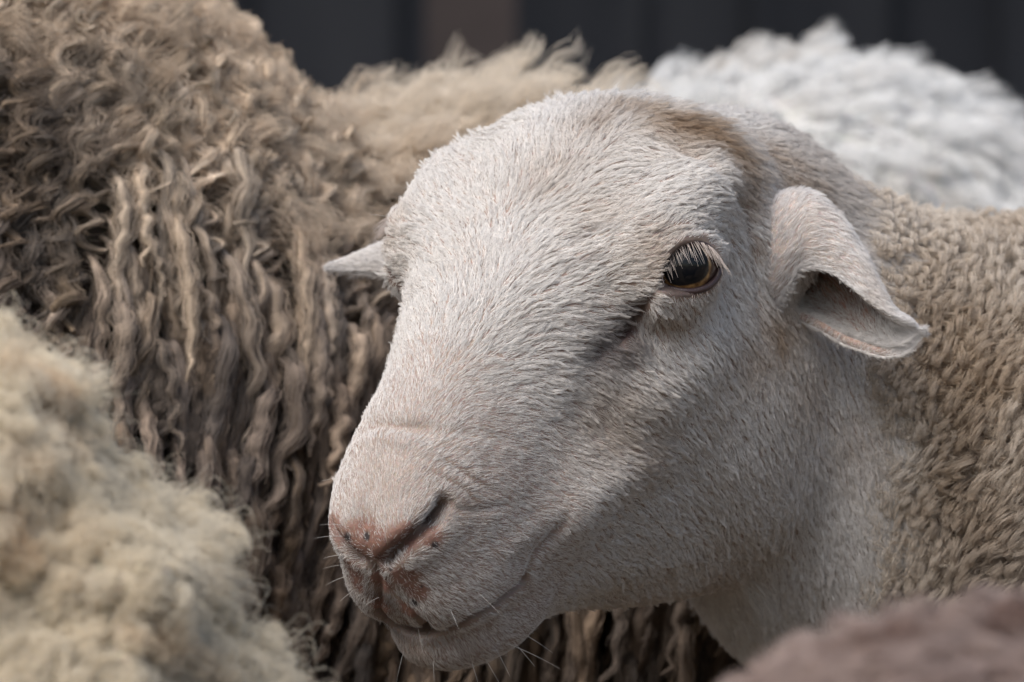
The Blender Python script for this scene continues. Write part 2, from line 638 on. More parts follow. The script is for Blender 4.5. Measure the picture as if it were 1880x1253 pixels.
crease([(1190, 248), (1270, 285), (1335, 325), (1370, 380), (1382, 450), (1388, 540), (1396, 610)], 0.34, 0.32)
crease([(1000, 520), (1060, 500), (1140, 480)], 0.06, 0.3)

# the almond of the eye, drawn on the eyeball
EYE_W = head_to_world(EYE_H)
UPPER = [(1199, 521), (1210, 492), (1229, 463), (1256, 446), (1284, 445), (1308, 460), (1323, 491)]
LOWER = [(1323, 491), (1317, 512), (1300, 528), (1274, 536), (1247, 535), (1222, 528), (1199, 521)]


def on_globe(px_line, r, n):
    pts = resample(px_line, n)
    P = np.stack([W(x, y, 0) for x, y in pts])
    D = unit(P - CAM_P)
    oc = CAM_P - EYE_W
    b = D @ oc
    c = oc @ oc - r * r
    disc = np.maximum(b * b - c, 0)
    return CAM_P + D * (-b - np.sqrt(disc))[:, None]


def smooth_line(P, it=2):
    P = np.array(P, float)
    for _ in range(it):
        P[1:-1] = (P[:-2] + 2 * P[1:-1] + P[2:]) / 4
    return P


LID_R = (EYE_R + 0.10) * HS
up_w = smooth_line(on_globe(UPPER, LID_R, 28)); lo_w = smooth_line(on_globe(LOWER, LID_R, 28))
loop_h = world_to_head(np.concatenate([up_w, lo_w[1:-1]]).astype(F32)).astype(float)
GAZE_H = unit(loop_h.mean(0) - EYE_H)
_ax = rotax(GAZE_H, (1, 0, 0))


def in_eye(h):
    """signed distance (cm) to the almond seen along the gaze axis: negative inside"""
    q = np.stack([(h - EYE_H) @ _ax[1], (h - EYE_H) @ _ax[2]], 1)
    p = np.stack([(loop_h - EYE_H) @ _ax[1], (loop_h - EYE_H) @ _ax[2]], 1)
    inside = np.zeros(len(q), bool); best = np.full(len(q), 1e9)
    for i in range(len(p)):
        a, b = p[i], p[(i + 1) % len(p)]
        cond = ((a[1] > q[:, 1]) != (b[1] > q[:, 1]))
        xi = a[0] + (q[:, 1] - a[1]) / np.where(b[1] == a[1], 1e-9, b[1] - a[1]) * (b[0] - a[0])
        inside ^= cond & (q[:, 0] < xi)
        ba = b - a
        t = np.clip(((q - a) @ ba) / max(ba @ ba, 1e-9), 0, 1)
        best = np.minimum(best, np.linalg.norm(q - a - t[:, None] * ba, axis=1))
    return np.where(inside, -best, best)


for sgn in (1, -1):
    hh = HV[hi] * [1, sgn, 1]
    m = np.linalg.norm(hh - EYE_H, axis=1) < 3.2
    sd = in_eye(hh[m])
    k = hi[m]
    DISP[k] -= 0.9 * sstep(0.10, -0.12, sd)
    BARE[k] = np.maximum(BARE[k], sstep(0.30, 0.12, sd))

# skin relief and colour
NRM = unit(gradient(ram_sdf, V))
print('TIME relief', time.time() - T0)
DISP += 0.05 * fbm(V, 130, 3) * HEADISH
BARE = np.clip(BARE, 0, 1)
V = V + NRM * (DISP * HS)[:, None]
HV = world_to_head(V.astype(F32)).astype(float)


def blob(px, r, both=True):
    """soft patch (0..1) on the face round a photo pixel; r in cm"""
    c = on_face([px])[0]
    w = np.exp(-(np.linalg.norm(HV - c, axis=1) / r) ** 2)
    if both:
        w = np.maximum(w, np.exp(-(np.linalg.norm(HV - mirror(c), axis=1) / r) ** 2))
    return w


nose = np.maximum.reduce([blob((690, 1000), 1.1), blob((740, 990), 0.9), blob((668, 985), 0.9), blob((700, 1070), 0.7), blob((745, 1060), 0.8),
                          blob((765, 1085), 0.6), blob((700, 1115), 0.6), blob((790, 985), 0.6)])
nose = sstep(0.30, 0.75, nose + 0.12 * fbm(V, 260, 9))
spots = np.maximum.reduce([blob((676, 985), 0.26, False), blob((641, 985), 0.28, False), blob((797, 1000), 0.22, False), blob((733, 985), 0.09, False),
                           blob((760, 1108), 0.25, False), blob((690, 1025), 0.08, False), blob((775, 1078), 0.10, False), blob((716, 1045), 0.13, False), blob((812, 915), 0.2, False)])
wet = np.maximum(blob((690, 1100), 0.5, False), blob((700, 1050), 0.35, False))
skin = np.ones((len(V), 1)) * np.array([0.33, 0.25, 0.21])
pink = np.array([0.275, 0.15, 0.115]) * (1 + 0.35 * fbm(V, 400, 12)[:, None]); dark = np.array([0.045, 0.035, 0.035]); rust = np.array([0.12, 0.05, 0.03])
skin = skin * (1 - nose[:, None]) + pink * nose[:, None]
skin = skin * (1 - 0.75 * wet[:, None]) + rust * 0.75 * wet[:, None]
gland = np.clip(np.maximum.reduce([1.2 * blob((1155, 606), 0.75), 1.2 * blob((1168, 578), 0.5), 0.9 * blob((1115, 638), 0.9), blob((1188, 548), 0.3)]), 0, 1)
skin = skin * (1 - gland[:, None]) + np.array([0.055, 0.026, 0.023]) * gland[:, None]
lips = line_dist(HV, on_face(MOUTH))[0]
lipm = (0.85 * np.exp(-(lips / 0.20) ** 2))[:, None]
skin = skin * (1 - lipm) + np.array([0.07, 0.032, 0.026]) * lipm
ns = np.minimum(line_dist(HV, on_face(NOSTRIL + [(806, 942), (815, 926)]))[0], line_dist(HV, mirror(on_face(NOSTRIL + [(806, 942), (815, 926)])))[0])
nsm = (0.95 * np.exp(-(ns / 0.32) ** 2))[:, None]
skin = skin * (1 - nsm) + np.array([0.06, 0.03, 0.03]) * nsm
sp = sstep(0.35, 0.7, spots)[:, None]
skin = skin * (1 - sp) + dark * sp
for sgn in (1, -1):
    e = np.linalg.norm(HV * [1, sgn, 1] - (EYE_H + GAZE_H * EYE_R), axis=1)
    em = (np.exp(-(e / 1.25) ** 4) * BARE)[:, None]
    skin = skin * (1 - em) + np.array([0.06, 0.035, 0.035]) * em

MAT_SKIN = skin_material('ram_skin', rough=0.55, bump=0.35, scale=1100, spec=0.4)
ram = empty('sheep', (0.36, 0.15, 0.0))
tag(ram, 'white short-haired ram with drooping ear looking left, in sharp focus', 'sheep', 'sheep crowded together')
ram_body = make_mesh('body', V, Q, MAT_SKIN, parent=ram)
set_color(ram_body.data, 'skin_color', np.clip(skin, 0, 1))

# ------------------------------------------------------------------ eyes
def eye_material():
    m, nt, out = new_mat('ram_eye')
    L = nt.links.new
    tc = nt.nodes.new('ShaderNodeTexCoord')
    sx = nt.nodes.new('ShaderNodeSeparateXYZ'); L(tc.outputs['Object'], sx.inputs[0])

    def math_(op, a, b=None, c=None):
        n = nt.nodes.new('ShaderNodeMath'); n.operation = op
        for i, x in enumerate((a, b, c)):
            if x is None: continue
            if isinstance(x, (int, float)): n.inputs[i].default_value = x
            else: L(x, n.inputs[i])
        return n.outputs[0]
    x = math_('DIVIDE', sx.outputs['X'], 0.0108); y = math_('DIVIDE', sx.outputs['Y'], 0.0108)
    r = math_('SQRT', math_('ADD', math_('MULTIPLY', x, x), math_('MULTIPLY', y, y)))
    xp = math_('DIVIDE', x, 0.88); yp = math_('DIVIDE', math_('SUBTRACT', y, 0.06), 0.74)
    rp = math_('POWER', math_('ADD', math_('POWER', math_('ABSOLUTE', xp), 2.6), math_('POWER', math_('ABSOLUTE', yp), 2.6)), 1 / 2.6)
    iris = nt.nodes.new('ShaderNodeTexNoise'); iris.inputs['Scale'].default_value = 260; iris.inputs['Detail'].default_value = 3
    L(tc.outputs['Object'], iris.inputs['Vector'])
    irc = nt.nodes.new('ShaderNodeValToRGB')
    irc.color_ramp.elements[0].color = (0.10, 0.045, 0.015, 1); irc.color_ramp.elements[1].color = (0.42, 0.25, 0.10, 1)
    irc.color_ramp.elements[0].position = 0.35; irc.color_ramp.elements[1].position = 0.65
    L(iris.outputs['Fac'], irc.inputs[0])

    def blend(fac, a, b):
        n = nt.nodes.new('ShaderNodeMixRGB')
        L(fac, n.inputs[0])
        for i, c in ((1, a), (2, b)):
            if isinstance(c, tuple): n.inputs[i].default_value = (*c, 1)
            else: L(c, n.inputs[i])
        return n.outputs[0]

    def ramp(v, a, b):
        n = nt.nodes.new('ShaderNodeMapRange'); n.interpolation_type = 'SMOOTHSTEP'
        L(v, n.inputs[0]); n.inputs[1].default_value = a; n.inputs[2].default_value = b
        return n.outputs[0]
    c = blend(ramp(rp, 0.94, 1.06), (0.004, 0.005, 0.007), irc.outputs[0])
    c = blend(ramp(r, 0.90, 1.02), c, (0.035, 0.016, 0.012))
    c = blend(ramp(r, 1.05, 1.5), c, (0.16, 0.09, 0.075))
    b = nt.nodes.new('ShaderNodeBsdfPrincipled')
    b.inputs['Roughness'].default_value = 0.5
    b.inputs['Specular IOR Level'].default_value = 0.05
    b.inputs['Coat IOR'].default_value = 1.36
    b.inputs['Coat Weight'].default_value = 1.0
    b.inputs['Coat Roughness'].default_value = 0.03
    L(c, b.inputs['Base Color'])
    L(b.outputs[0], out.inputs[0])
    return m


MAT_EYE = eye_material()


def eyeball(side):
    n, k = 40, 48
    vs = []; fs = []
    R = EYE_R * HS
    for i in range(n + 1):
        a = math.pi * i / n
        bulge = 1 + 0.075 * math.exp(-(a / 0.62) ** 4)
        for j in range(k):
            b = 2 * math.pi * j / k
            vs.append((R * bulge * math.sin(a) * math.cos(b), R * bulge * math.sin(a) * math.sin(b), R * bulge * math.cos(a)))
    for i in range(n):
        for j in range(k):
            fs.append((i * k + j, (i + 1) * k + j, (i + 1) * k + (j + 1) % k, i * k + (j + 1) % k))
    o = make_mesh('eyeball', np.array(vs), np.array(fs), MAT_EYE)
    g = GAZE_H * [1, side, 1]
    z = unit(HR @ g)
    if side == 1:                      # the near eye looks along the middle of its opening, a little towards the viewer
        z = unit(z * 0.9 + np.array([-0.08, -0.25, 0.13]))
    xx = HR @ np.array([1.0, 0, 0.15]); xx = unit(xx - z * (z @ xx))
    if side == 1:
        xx = unit(np.array([1, 0, 0.22])); xx = unit(xx - z * (z @ xx))
    yy = np.cross(z, xx)
    M = Matrix(np.stack([xx, yy, z], 1).tolist()).to_4x4()
    M.translation = Vector(head_to_world(EYE_H * [1, side, 1]))
    o.parent = ram
    o.matrix_parent_inverse = Matrix.Translation(-Vector(ram.location))
    o.matrix_basis = M
    return o


for side in (1, -1):
    eyeball(side)


def tube(name, P, R, mat, parent, ns=10, squash=None, color=None):
    """tube of varying radius along a polyline"""
    P = np.asarray(P, float); n = len(P)
    T = unit(np.gradient(P, axis=0))
    ref = np.array([0.3, 0.2, 1.0]) if abs(T[0] @ unit(np.array([0.3, 0.2, 1.0]))) < 0.9 else np.array([1.0, 0, 0])
    N = []
    v = unit(ref - T[0] * (ref @ T[0]))
    for i in range(n):
        v = unit(v - T[i] * (v @ T[i])); N.append(v)
    N = np.array(N); B = np.cross(T, N)
    a = np.linspace(0, 2 * np.pi, ns, endpoint=False)
    VV = (P[:, None] + np.asarray(R)[:, None, None] * (np.cos(a)[None, :, None] * N[:, None] + np.sin(a)[None, :, None] * B[:, None])).reshape(-1, 3)
    i, j = np.meshgrid(np.arange(n - 1), np.arange(ns), indexing='ij')
    QQ = np.stack([i * ns + j, i * ns + (j + 1) % ns, (i + 1) * ns + (j + 1) % ns, (i + 1) * ns + j], -1).reshape(-1, 4)
    if mat is None:
        return VV, QQ
    o = make_mesh(name, VV, QQ, mat, parent=parent)
    if color is not None:
        set_color(o.data, 'skin_color', np.ones((len(VV), 1)) * np.array(color))
    return o


LIDS = []
MAT_LID = skin_material('eyelid_skin', rough=0.35, bump=0.2, scale=1500, spec=0.5)
for side in (1, -1):
    for P, r0 in ((up_w, 0.0017), (lo_w, 0.0016)):
        if side == -1:
            P = head_to_world(mirror(world_to_head(P.astype(F32)).astype(float)))
        t = np.linspace(0, 1, len(P))
        lid = tube('eyelid', P, r0 * (0.55 + 0.45 * np.sin(np.pi * np.clip(t, 0.02, 0.98)) ** 0.5), MAT_LID, ram, color=(0.055, 0.032, 0.032))
        LIDS.append(lid)

# ------------------------------------------------------------------ ears: a thick leaf rolled round its long axis
def px_spline(pts, s):
    pts = np.asarray(pts, float)
    t = np.linspace(0, 1, len(pts))
    return np.stack([sm_interp(s, t, pts[:, k]) for k in range(2)], 1).astype(float)


EAR_TOP = [(1375, 392), (1436, 354), (1490, 352), (1540, 392), (1582, 452), (1614, 515), (1640, 562), (1668, 585), (1688, 604)]
EAR_BOT = [(1376, 590), (1420, 604), (1462, 590), (1500, 604), (1545, 630), (1585, 645), (1625, 655), (1664, 646), (1689, 616)]
EAR_RIM = [(1398, 520), (1432, 512), (1475, 492), (1515, 500), (1556, 532), (1596, 560), (1632, 580), (1664, 592), (1688, 608)]


def ear_geometry(top, bot, rim, base_y, sweep, ns=60, nt=40):
    s = np.linspace(0, 1, ns)
    T, B, R = px_spline(top, s), px_spline(bot, s), px_spline(rim, s)
    yc = base_y + sweep * sstep(0.1, 0.9, s)
    outer = []; inner = []
    for i in range(ns):
        c = (W(*T[i], yc[i]) + W(*B[i], yc[i])) / 2
        up = (W(*T[i], yc[i]) - W(*B[i], yc[i])) / 2
        rv = np.linalg.norm(up)
        frac = np.clip(((R[i] - (T[i] + B[i]) / 2) @ (T[i] - B[i])) / (0.5 * ((T[i] - B[i]) @ (T[i] - B[i]))), -0.95, 0.95)
        th0 = math.asin(frac)
        if s[i] < 0.22:                                   # the roll closes towards the head
            th0 = th0 - (1 - s[i] / 0.22) * 1.0
        th1 = math.radians(262)
        th = np.linspace(th0, th1, nt)
        cdir = np.array([0, -1.0, 0])
        rd = rv * 0.72
        for lst, k in ((outer, 1.0), (inner, 1.0 - min(0.0034 / rv, 0.5))):
            sag = 1 - 0.12 * np.exp(-((th - th0) / 0.35) ** 2)          # the rim turns in a little
            lst.append(c + k * (np.sin(th)[:, None] * up + (np.cos(th) * sag)[:, None] * cdir * rd))
    O, I = np.array(outer), np.array(inner)
    return O, I


def ear_mesh(O, I, mat):
    ns, nt = O.shape[:2]
    VV = np.concatenate([O.reshape(-1, 3), I.reshape(-1, 3)])
    off = ns * nt
    q = []
    for i in range(ns - 1):
        for j in range(nt - 1):
            a = i * nt + j
            q.append((a, a + 1, a + nt + 1, a + nt)); q.append((off + a, off + a + nt, off + a + nt + 1, off + a + 1))
        for j, fl in ((0, 0), (nt - 1, 1)):
            a, b = i * nt + j, (i + 1) * nt + j
            q.append((a, b, off + b, off + a) if not fl else (a, off + a, off + b, b))
    for j in range(nt - 1):
        a, b = (ns - 1) * nt + j, (ns - 1) * nt + j + 1
        q.append((a, b, off + b, off + a))
    o = make_mesh('ear', VV, np.array(q), mat, parent=ram)
    d = np.concatenate([np.zeros(off), np.ones(off)])
    t = np.tile(np.linspace(0, 1, nt), ns); t = np.concatenate([t, t])
    s_ = np.repeat(np.linspace(0, 1, ns), nt); s_ = np.concatenate([s_, s_])
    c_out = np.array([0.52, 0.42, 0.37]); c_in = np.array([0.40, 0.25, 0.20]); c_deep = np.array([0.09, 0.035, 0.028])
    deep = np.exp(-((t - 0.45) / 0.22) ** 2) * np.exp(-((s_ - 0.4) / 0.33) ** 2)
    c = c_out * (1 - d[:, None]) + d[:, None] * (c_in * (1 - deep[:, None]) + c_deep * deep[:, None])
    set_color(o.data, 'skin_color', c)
    return o


EAR_O, EAR_I = ear_geometry(EAR_TOP, EAR_BOT, EAR_RIM, head_to_world((3.0, 7.2, -4.5))[1] + 0.012, -0.028)
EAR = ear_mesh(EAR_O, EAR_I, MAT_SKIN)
# the other ear: only its tip shows past the brow
FAR_O, FAR_I = ear_geometry([(860, 400), (800, 408), (745, 424), (700, 446), (655, 466), (613, 483)],
                            [(860, 545), (800, 532), (745, 514), (700, 505), (655, 500), (613, 494)],
                            [(860, 520), (800, 510), (745, 500), (700, 496), (655, 494), (613, 491)], head_to_world((3.0, -6.6, -4.5))[1], 0.02)
FAR_EAR = ear_mesh(FAR_O, FAR_I, MAT_SKIN)


# ------------------------------------------------------------------ strands
def vertex_normals(me):
    N = np.empty(len(me.vertices) * 3, F32)
    me.vertex_normals.foreach_get('vector', N)
    return N.reshape(-1, 3).astype(float)


def clump_index(P, every, seed=1):
    """index of the clump leader of each strand; leaders are every-th strands"""
    n = len(P)
    r = np.random.default_rng(seed)
    lead = r.choice(n, max(1, n // every), replace=False)
    kd = kdtree.KDTree(len(lead))
    for i, k in enumerate(lead):
        kd.insert(P[k], i)
    kd.balance()
    find = kd.find
    return lead[np.fromiter((find(p)[1] for p in P.tolist()), np.int64, n)]


def grow(P, N, T, L, lift, k=5, bend=0.6, jitter=0.12, clump=None, strength=0.6, droop=0.0, wave=0.0, wave_n=2.0, seed=2):
    """strands from roots P: rise along N by lift, lie along T; (n,k,3)"""
    n = len(P)
    r = np.random.default_rng(seed)
    s = np.linspace(0, 1, k)
    j = r.normal(0, 1, (n, 3)) * jitter
    D0 = unit(T + N * lift[:, None] + j)
    D1 = unit(T + N * (lift * (1 - bend))[:, None] + j * 1.4)
    out = P[:, None] + L[:, None, None] * (s[None, :, None] * D0[:, None] + 0.5 * (s ** 2)[None, :, None] * (D1 - D0)[:, None] * 1.6)
    if droop:
        out[:, :, 2] -= (droop * L)[:, None] * (s ** 2)[None]
    if wave:
        B = np.cross(N, T)
        ph = r.random(n) * 6.28
        if clump is not None:
            ph = ph[clump] + r.normal(0, 0.35, n)
        a = ph[:, None] + s[None] * 6.28 * wave_n * (0.85 + 0.3 * r.random(n))[:, None]
        amp = (wave * L)[:, None] * np.minimum(1, s * 2.5)[None]
        out += amp[:, :, None] * (np.cos(a)[:, :, None] * B[:, None] + np.sin(a)[:, :, None] * N[:, None])
    if clump is not None:
        w = (strength * s ** 0.9)[None, :, None] if np.isscalar(strength) else strength[:, None, None] * (s ** 0.9)[None, :, None]
        off = (out[clump] - out)
        out = out + off * w
    return out


def radii(n, k, r0, tip=0.25, seed=3):
    s = np.linspace(0, 1, k)
    v = np.random.default_rng(seed).uniform(0.75, 1.25, n)
    return v[:, None] * r0 * (1 - (1 - tip) * s[None] ** 1.5)


MAT_HAIR = strand_material('ram_hair', rough=0.5, transl=0.3, spec=0.10)
NV = vertex_normals(ram_body.data)
QN = unit(NV[Q].mean(1)); QC = V[Q].mean(1); QH = world_to_head(QC.astype(F32)).astype(float)
Q_BARE = BARE[Q].mean(1); Q_NOSE = nose[Q].mean(1)

# direction in which the coat lies, read off the photo: x, y, dx, dy (pixels, y down)
FLOW = np.array([
    (705, 640, -.35, -1), (690, 720, -.25, -1), (760, 640, .05, -1), (850, 600, .5, -.85), (950, 600, .9, -.4), (1050, 600, 1, .05), (740, 740, .15, -1),
    (800, 760, .55, -.8), (900, 700, 1, -.25), (1000, 720, 1, .3), (1100, 760, .85, .6), (700, 850, .1, -1), (800, 840, .8, -.4), (900, 800, 1, .1), (950, 880, 1, .35),
    (1050, 850, .85, .5), (900, 430, .1, -1), (860, 520, .1, -1), (800, 480, -.7, -.6), (790, 400, -.9, -.35), (770, 520, -.7, -.7), (745, 450, -1, -.1), (880, 330, -.15, -1),
    (930, 330, .25, -.95), (980, 380, .75, -.5), (1050, 400, 1, -.25), (1100, 500, 1, -.3), (1020, 520, .95, -.3), (1150, 420, 1, -.25), (1250, 360, 1, .0), (1320, 340, .9, .4),
    (1190, 330, 1, -.15), (1000, 260, .1, -1), (940, 260, -.4, -.9), (1100, 240, .7, -.6), (1180, 260, .8, .3), (1260, 570, .35, 1), (1200, 600, .2, 1), (1330, 600, .45, .9), (1355, 480, .3, .95),
    (1290, 395, .9, -.15), (1345, 415, .6, .8), (1230, 415, .7, -.4), (1170, 520, .9, -.1), (1110, 570, .95, .15), (1150, 690, .8, .6), (1200, 800, .85, .5), (1300, 750, .5, .87),
    (1390, 800, .3, .95), (1250, 950, .65, .75), (1350, 950, .4, .9), (1100, 950, .85, .5), (1150, 1050, .8, .6), (1300, 1050, .6, .8), (1000, 1020, .9, .3), (950, 1130, .8, .5),
    (830, 1195, .6, .7), (750, 1180, .2, .9), (700, 930, -.1, -1), (880, 990, .9, .2), (850, 1060, .8, .4), (655, 900, -.15, -1), (770, 900, .5, -.7), (655, 1060, -.3, .6),
    (1500, 720, .1, 1), (1550, 850, .3, .95), (1500, 1000, .25, 1), (1650, 800, .5, .85), (1450, 1100, .3, 1), (1600, 1000, .4, .9), (1420, 700, .2, 1), (1420, 330, .7, .7), (1300, 240, .9, .35)])
_hit = ray_hit(FLOW[:, :2])
_n = unit(gradient(ram_sdf, _hit, 2e-3))
_d3 = np.stack([FLOW[:, 2], 0 * FLOW[:, 2], -FLOW[:, 3]], 1)
_v = unit(_hit - CAM_P)
_vn = (_v * _n).sum(1); _vn = np.where(np.abs(_vn) < 0.25, -0.25, _vn)
_t = unit(_d3 - ((_d3 * _n).sum(1) / _vn)[:, None] * _v)
FH = world_to_head(_hit.astype(F32)).astype(float); FD = _t @ HR
FH = np.concatenate([FH, mirror(FH)[FH[:, 1] > 1.2]]); FD = np.concatenate([FD, mirror(FD)[FD[:, 1].size and (world_to_head(_hit.astype(F32))[:, 1] > 1.2)]])


def flow_at(P, N, h):
    D = np.zeros((len(P), 3)); Wt = np.zeros((len(P), 1))
    for c, d in zip(FH, FD):
        w = (1 / (0.25 + ((h - c) ** 2).sum(1)) ** 2)[:, None]
        D += w * d; Wt += w
    T = (D / Wt) @ HR.T
    T = T - N * (T * N).sum(1)[:, None]
    return unit(T)


def patches(h, spec):
    """h head coordinates; spec list of (px, py, radius cm, strength)"""
    out = np.zeros(len(h))
    cs = world_to_head(ray_hit([(x, y) for x, y, r, a in spec]).astype(F32)).astype(float)
    for (x, y, r, a), c in zip(spec, cs):
        out = np.maximum(out, a * np.exp(-(np.linalg.norm(h - c, axis=1) / r) ** 2))
    return out


# --- coat of the head and the front of the neck
px_q = to_px(QC)
wool_q = sstep(0.132, 0.192, QC[:, 0] - 0.06 * (CAM_Z - QC[:, 2]) + 0.012 * fbm(QC, 30, 19))     # where the coat turns into curly wool
leg_q = QC[:, 2] < 0.33
wq = view_weight(QC, QN, 0.05, 0.22, 0.05) * (1 - 0.98 * sstep(0.25, 0.8, Q_BARE)) * (1 - 0.70 * sstep(0.2, 0.9, Q_NOSE)) * (1 - sstep(0.5, 0.95, wool_q))
N_COAT = 320000
P, f = sample_surface(V, Q, N_COAT, wq)
N = QN[f]; h = world_to_head(P.astype(F32)).astype(float)
T = flow_at(P, N, h)
wob = np.stack([fbm(P, 160, 21), fbm(P, 160, 22), fbm(P, 160, 23)], 1)
T = unit(T + 0.38 * wob); T = unit(T - N * (T * N).sum(1)[:, None])
nose_f = Q_NOSE[f]
neck = sstep(1.0, -4.5, h[:, 0] + 0.25 * (h[:, 2] + 12)) * sstep(-2, -5, h[:, 2])
crown = np.exp(-((h[:, 0] + 0.5) / 3.2) ** 2) * sstep(-2.5, 0.2, h[:, 2])
muzz = sstep(14, 19.5, h[:, 0])
chin = sstep(-12, -14, h[:, 2]) * sstep(10, 3, h[:, 0])
eyed = np.minimum(np.linalg.norm(h - (EYE_H + GAZE_H * EYE_R), axis=1), np.linalg.norm(mirror(h) - (EYE_H + GAZE_H * EYE_R), axis=1))
nr = sstep(0.8, 3.2, eyed)
L = 0.0076 * (1 - 0.6 * muzz) * (1 - 0.5 * nose_f) + 0.007 * crown + 0.008 * neck + 0.004 * chin
L *= (0.55 + 0.45 * nr) * np.random.default_rng(5).uniform(0.6, 1.25, len(P))
lift = 0.24 + 0.25 * crown + 0.1 * neck - 0.08 * muzz + 0.05 * fbm(P, 90, 31)
cl = clump_index(P, 11)
stg = np.clip(0.80 + 0.25 * fbm(P, 120, 33) - 0.5 * muzz, 0.1, 0.96)
S = grow(P, N, T, L, lift, 5, bend=0.75, jitter=0.10, clump=cl, strength=stg, wave=0.04)
tan = np.maximum(patches(h, [(1270, 235, 2.0, 1.0), (1340, 280, 1.8, .95), (1180, 212, 1.4, .85), (1430, 300, 2.2, .85), (1120, 205, 1.2, .6), (1370, 360, .9, .7), (1480, 340, 1.5, .6), (1385, 450, .6, .6), (1090, 235, 1.2, .45), (1195, 470, 1.3, .75), (1230, 440, .8, .5), (1130, 770, 1.9, .7), (1190, 830, 1.4, .65),
                             (1240, 592, 0.8, .7), (1430, 610, 1.6, .9), (1390, 660, 1.4, .6), (720, 880, 1.3, .30), (850, 930, .8, .35), (690, 850, .7, .4), (1000, 330, 1.5, .3), (1080, 400, 1.4, .22),
                             (1150, 1100, 2.0, .4), (1300, 1080, 2.0, .5), (1480, 720, 2.2, .5), (1560, 800, 2.0, .35), (870, 1200, 1.0, .35), (760, 1190, 1.0, .45)]),
                 patches(mirror(h), [(1200, 470, 1.3, .4), (1130, 770, 1.9, .5), (1240, 592, 0.8, .5), (1430, 610, 1.6, .9)]))
tan = np.clip(tan * (0.75 + 0.5 * fbm(P, 150, 41)) + 0.10 * sstep(-0.1, 0.7, fbm(P, 45, 42)) + 0.22 * neck, 0, 1)[:, None]
drk = np.clip(patches(h, [(1105, 640, 1.2, .8), (1150, 605, 1.0, 1.0), (1165, 575, .6, 1.0), (1135, 640, .8, .9), (1185, 548, .3, .7), (1045, 440, .3, .5), (1075, 427, .3, .55), (1105, 415, .25, .4), (1060, 482, .3, .45), (1085, 476, .25, .4), (1030, 500, .25, .35), (990, 600, .3, .25), (1060, 560, .3, .3), (815, 945, .4, .6), (700, 1095, .8, .75), (740, 1150, .8, .6), (800, 1165, .6, .5), (1165, 610, .4, .8), (1015, 985, .4, .25)]), 0, 1)[:, None]
white = np.array([0.81, 0.785, 0.76]); ochre = np.array([0.41, 0.285, 0.175]); soil = np.array([0.085, 0.05, 0.045])
HC = white * (1 - tan) + ochre * tan
rb = np.clip(patches(h, [(1265, 238, 1.3, 1.0), (1225, 225, 1.0, .9), (1310, 262, 1.1, .8), (1150, 205, .9, .45), (1365, 330, .9, .5), (1090, 232, .6, .4)]) * (0.9 + 0.4 * fbm(P, 140, 43)), 0, 1)[:, None]
HC = HC * (1 - rb) + np.array([0.30, 0.19, 0.10]) * rb
HC = HC * (1 - drk) + soil * drk
HC = HC * np.random.default_rng(8).uniform(0.9, 1.06, (len(P), 1))
# a few dark hairs stand in the white coat
few = np.random.default_rng(9).random(len(P)) < 0.035
HC[few] = HC[few] * np.array([0.45, 0.38, 0.35])
outside = view_weight(P, N, 0.05, 1, 0.1) < 0.5
RR = radii(len(P), 5, 0.00008, 0.3); RR[outside] *= 3.0; RR *= (1 - 0.25 * muzz)[:, None]
hair_object('coat', S, RR, HC, MAT_HAIR, ram)

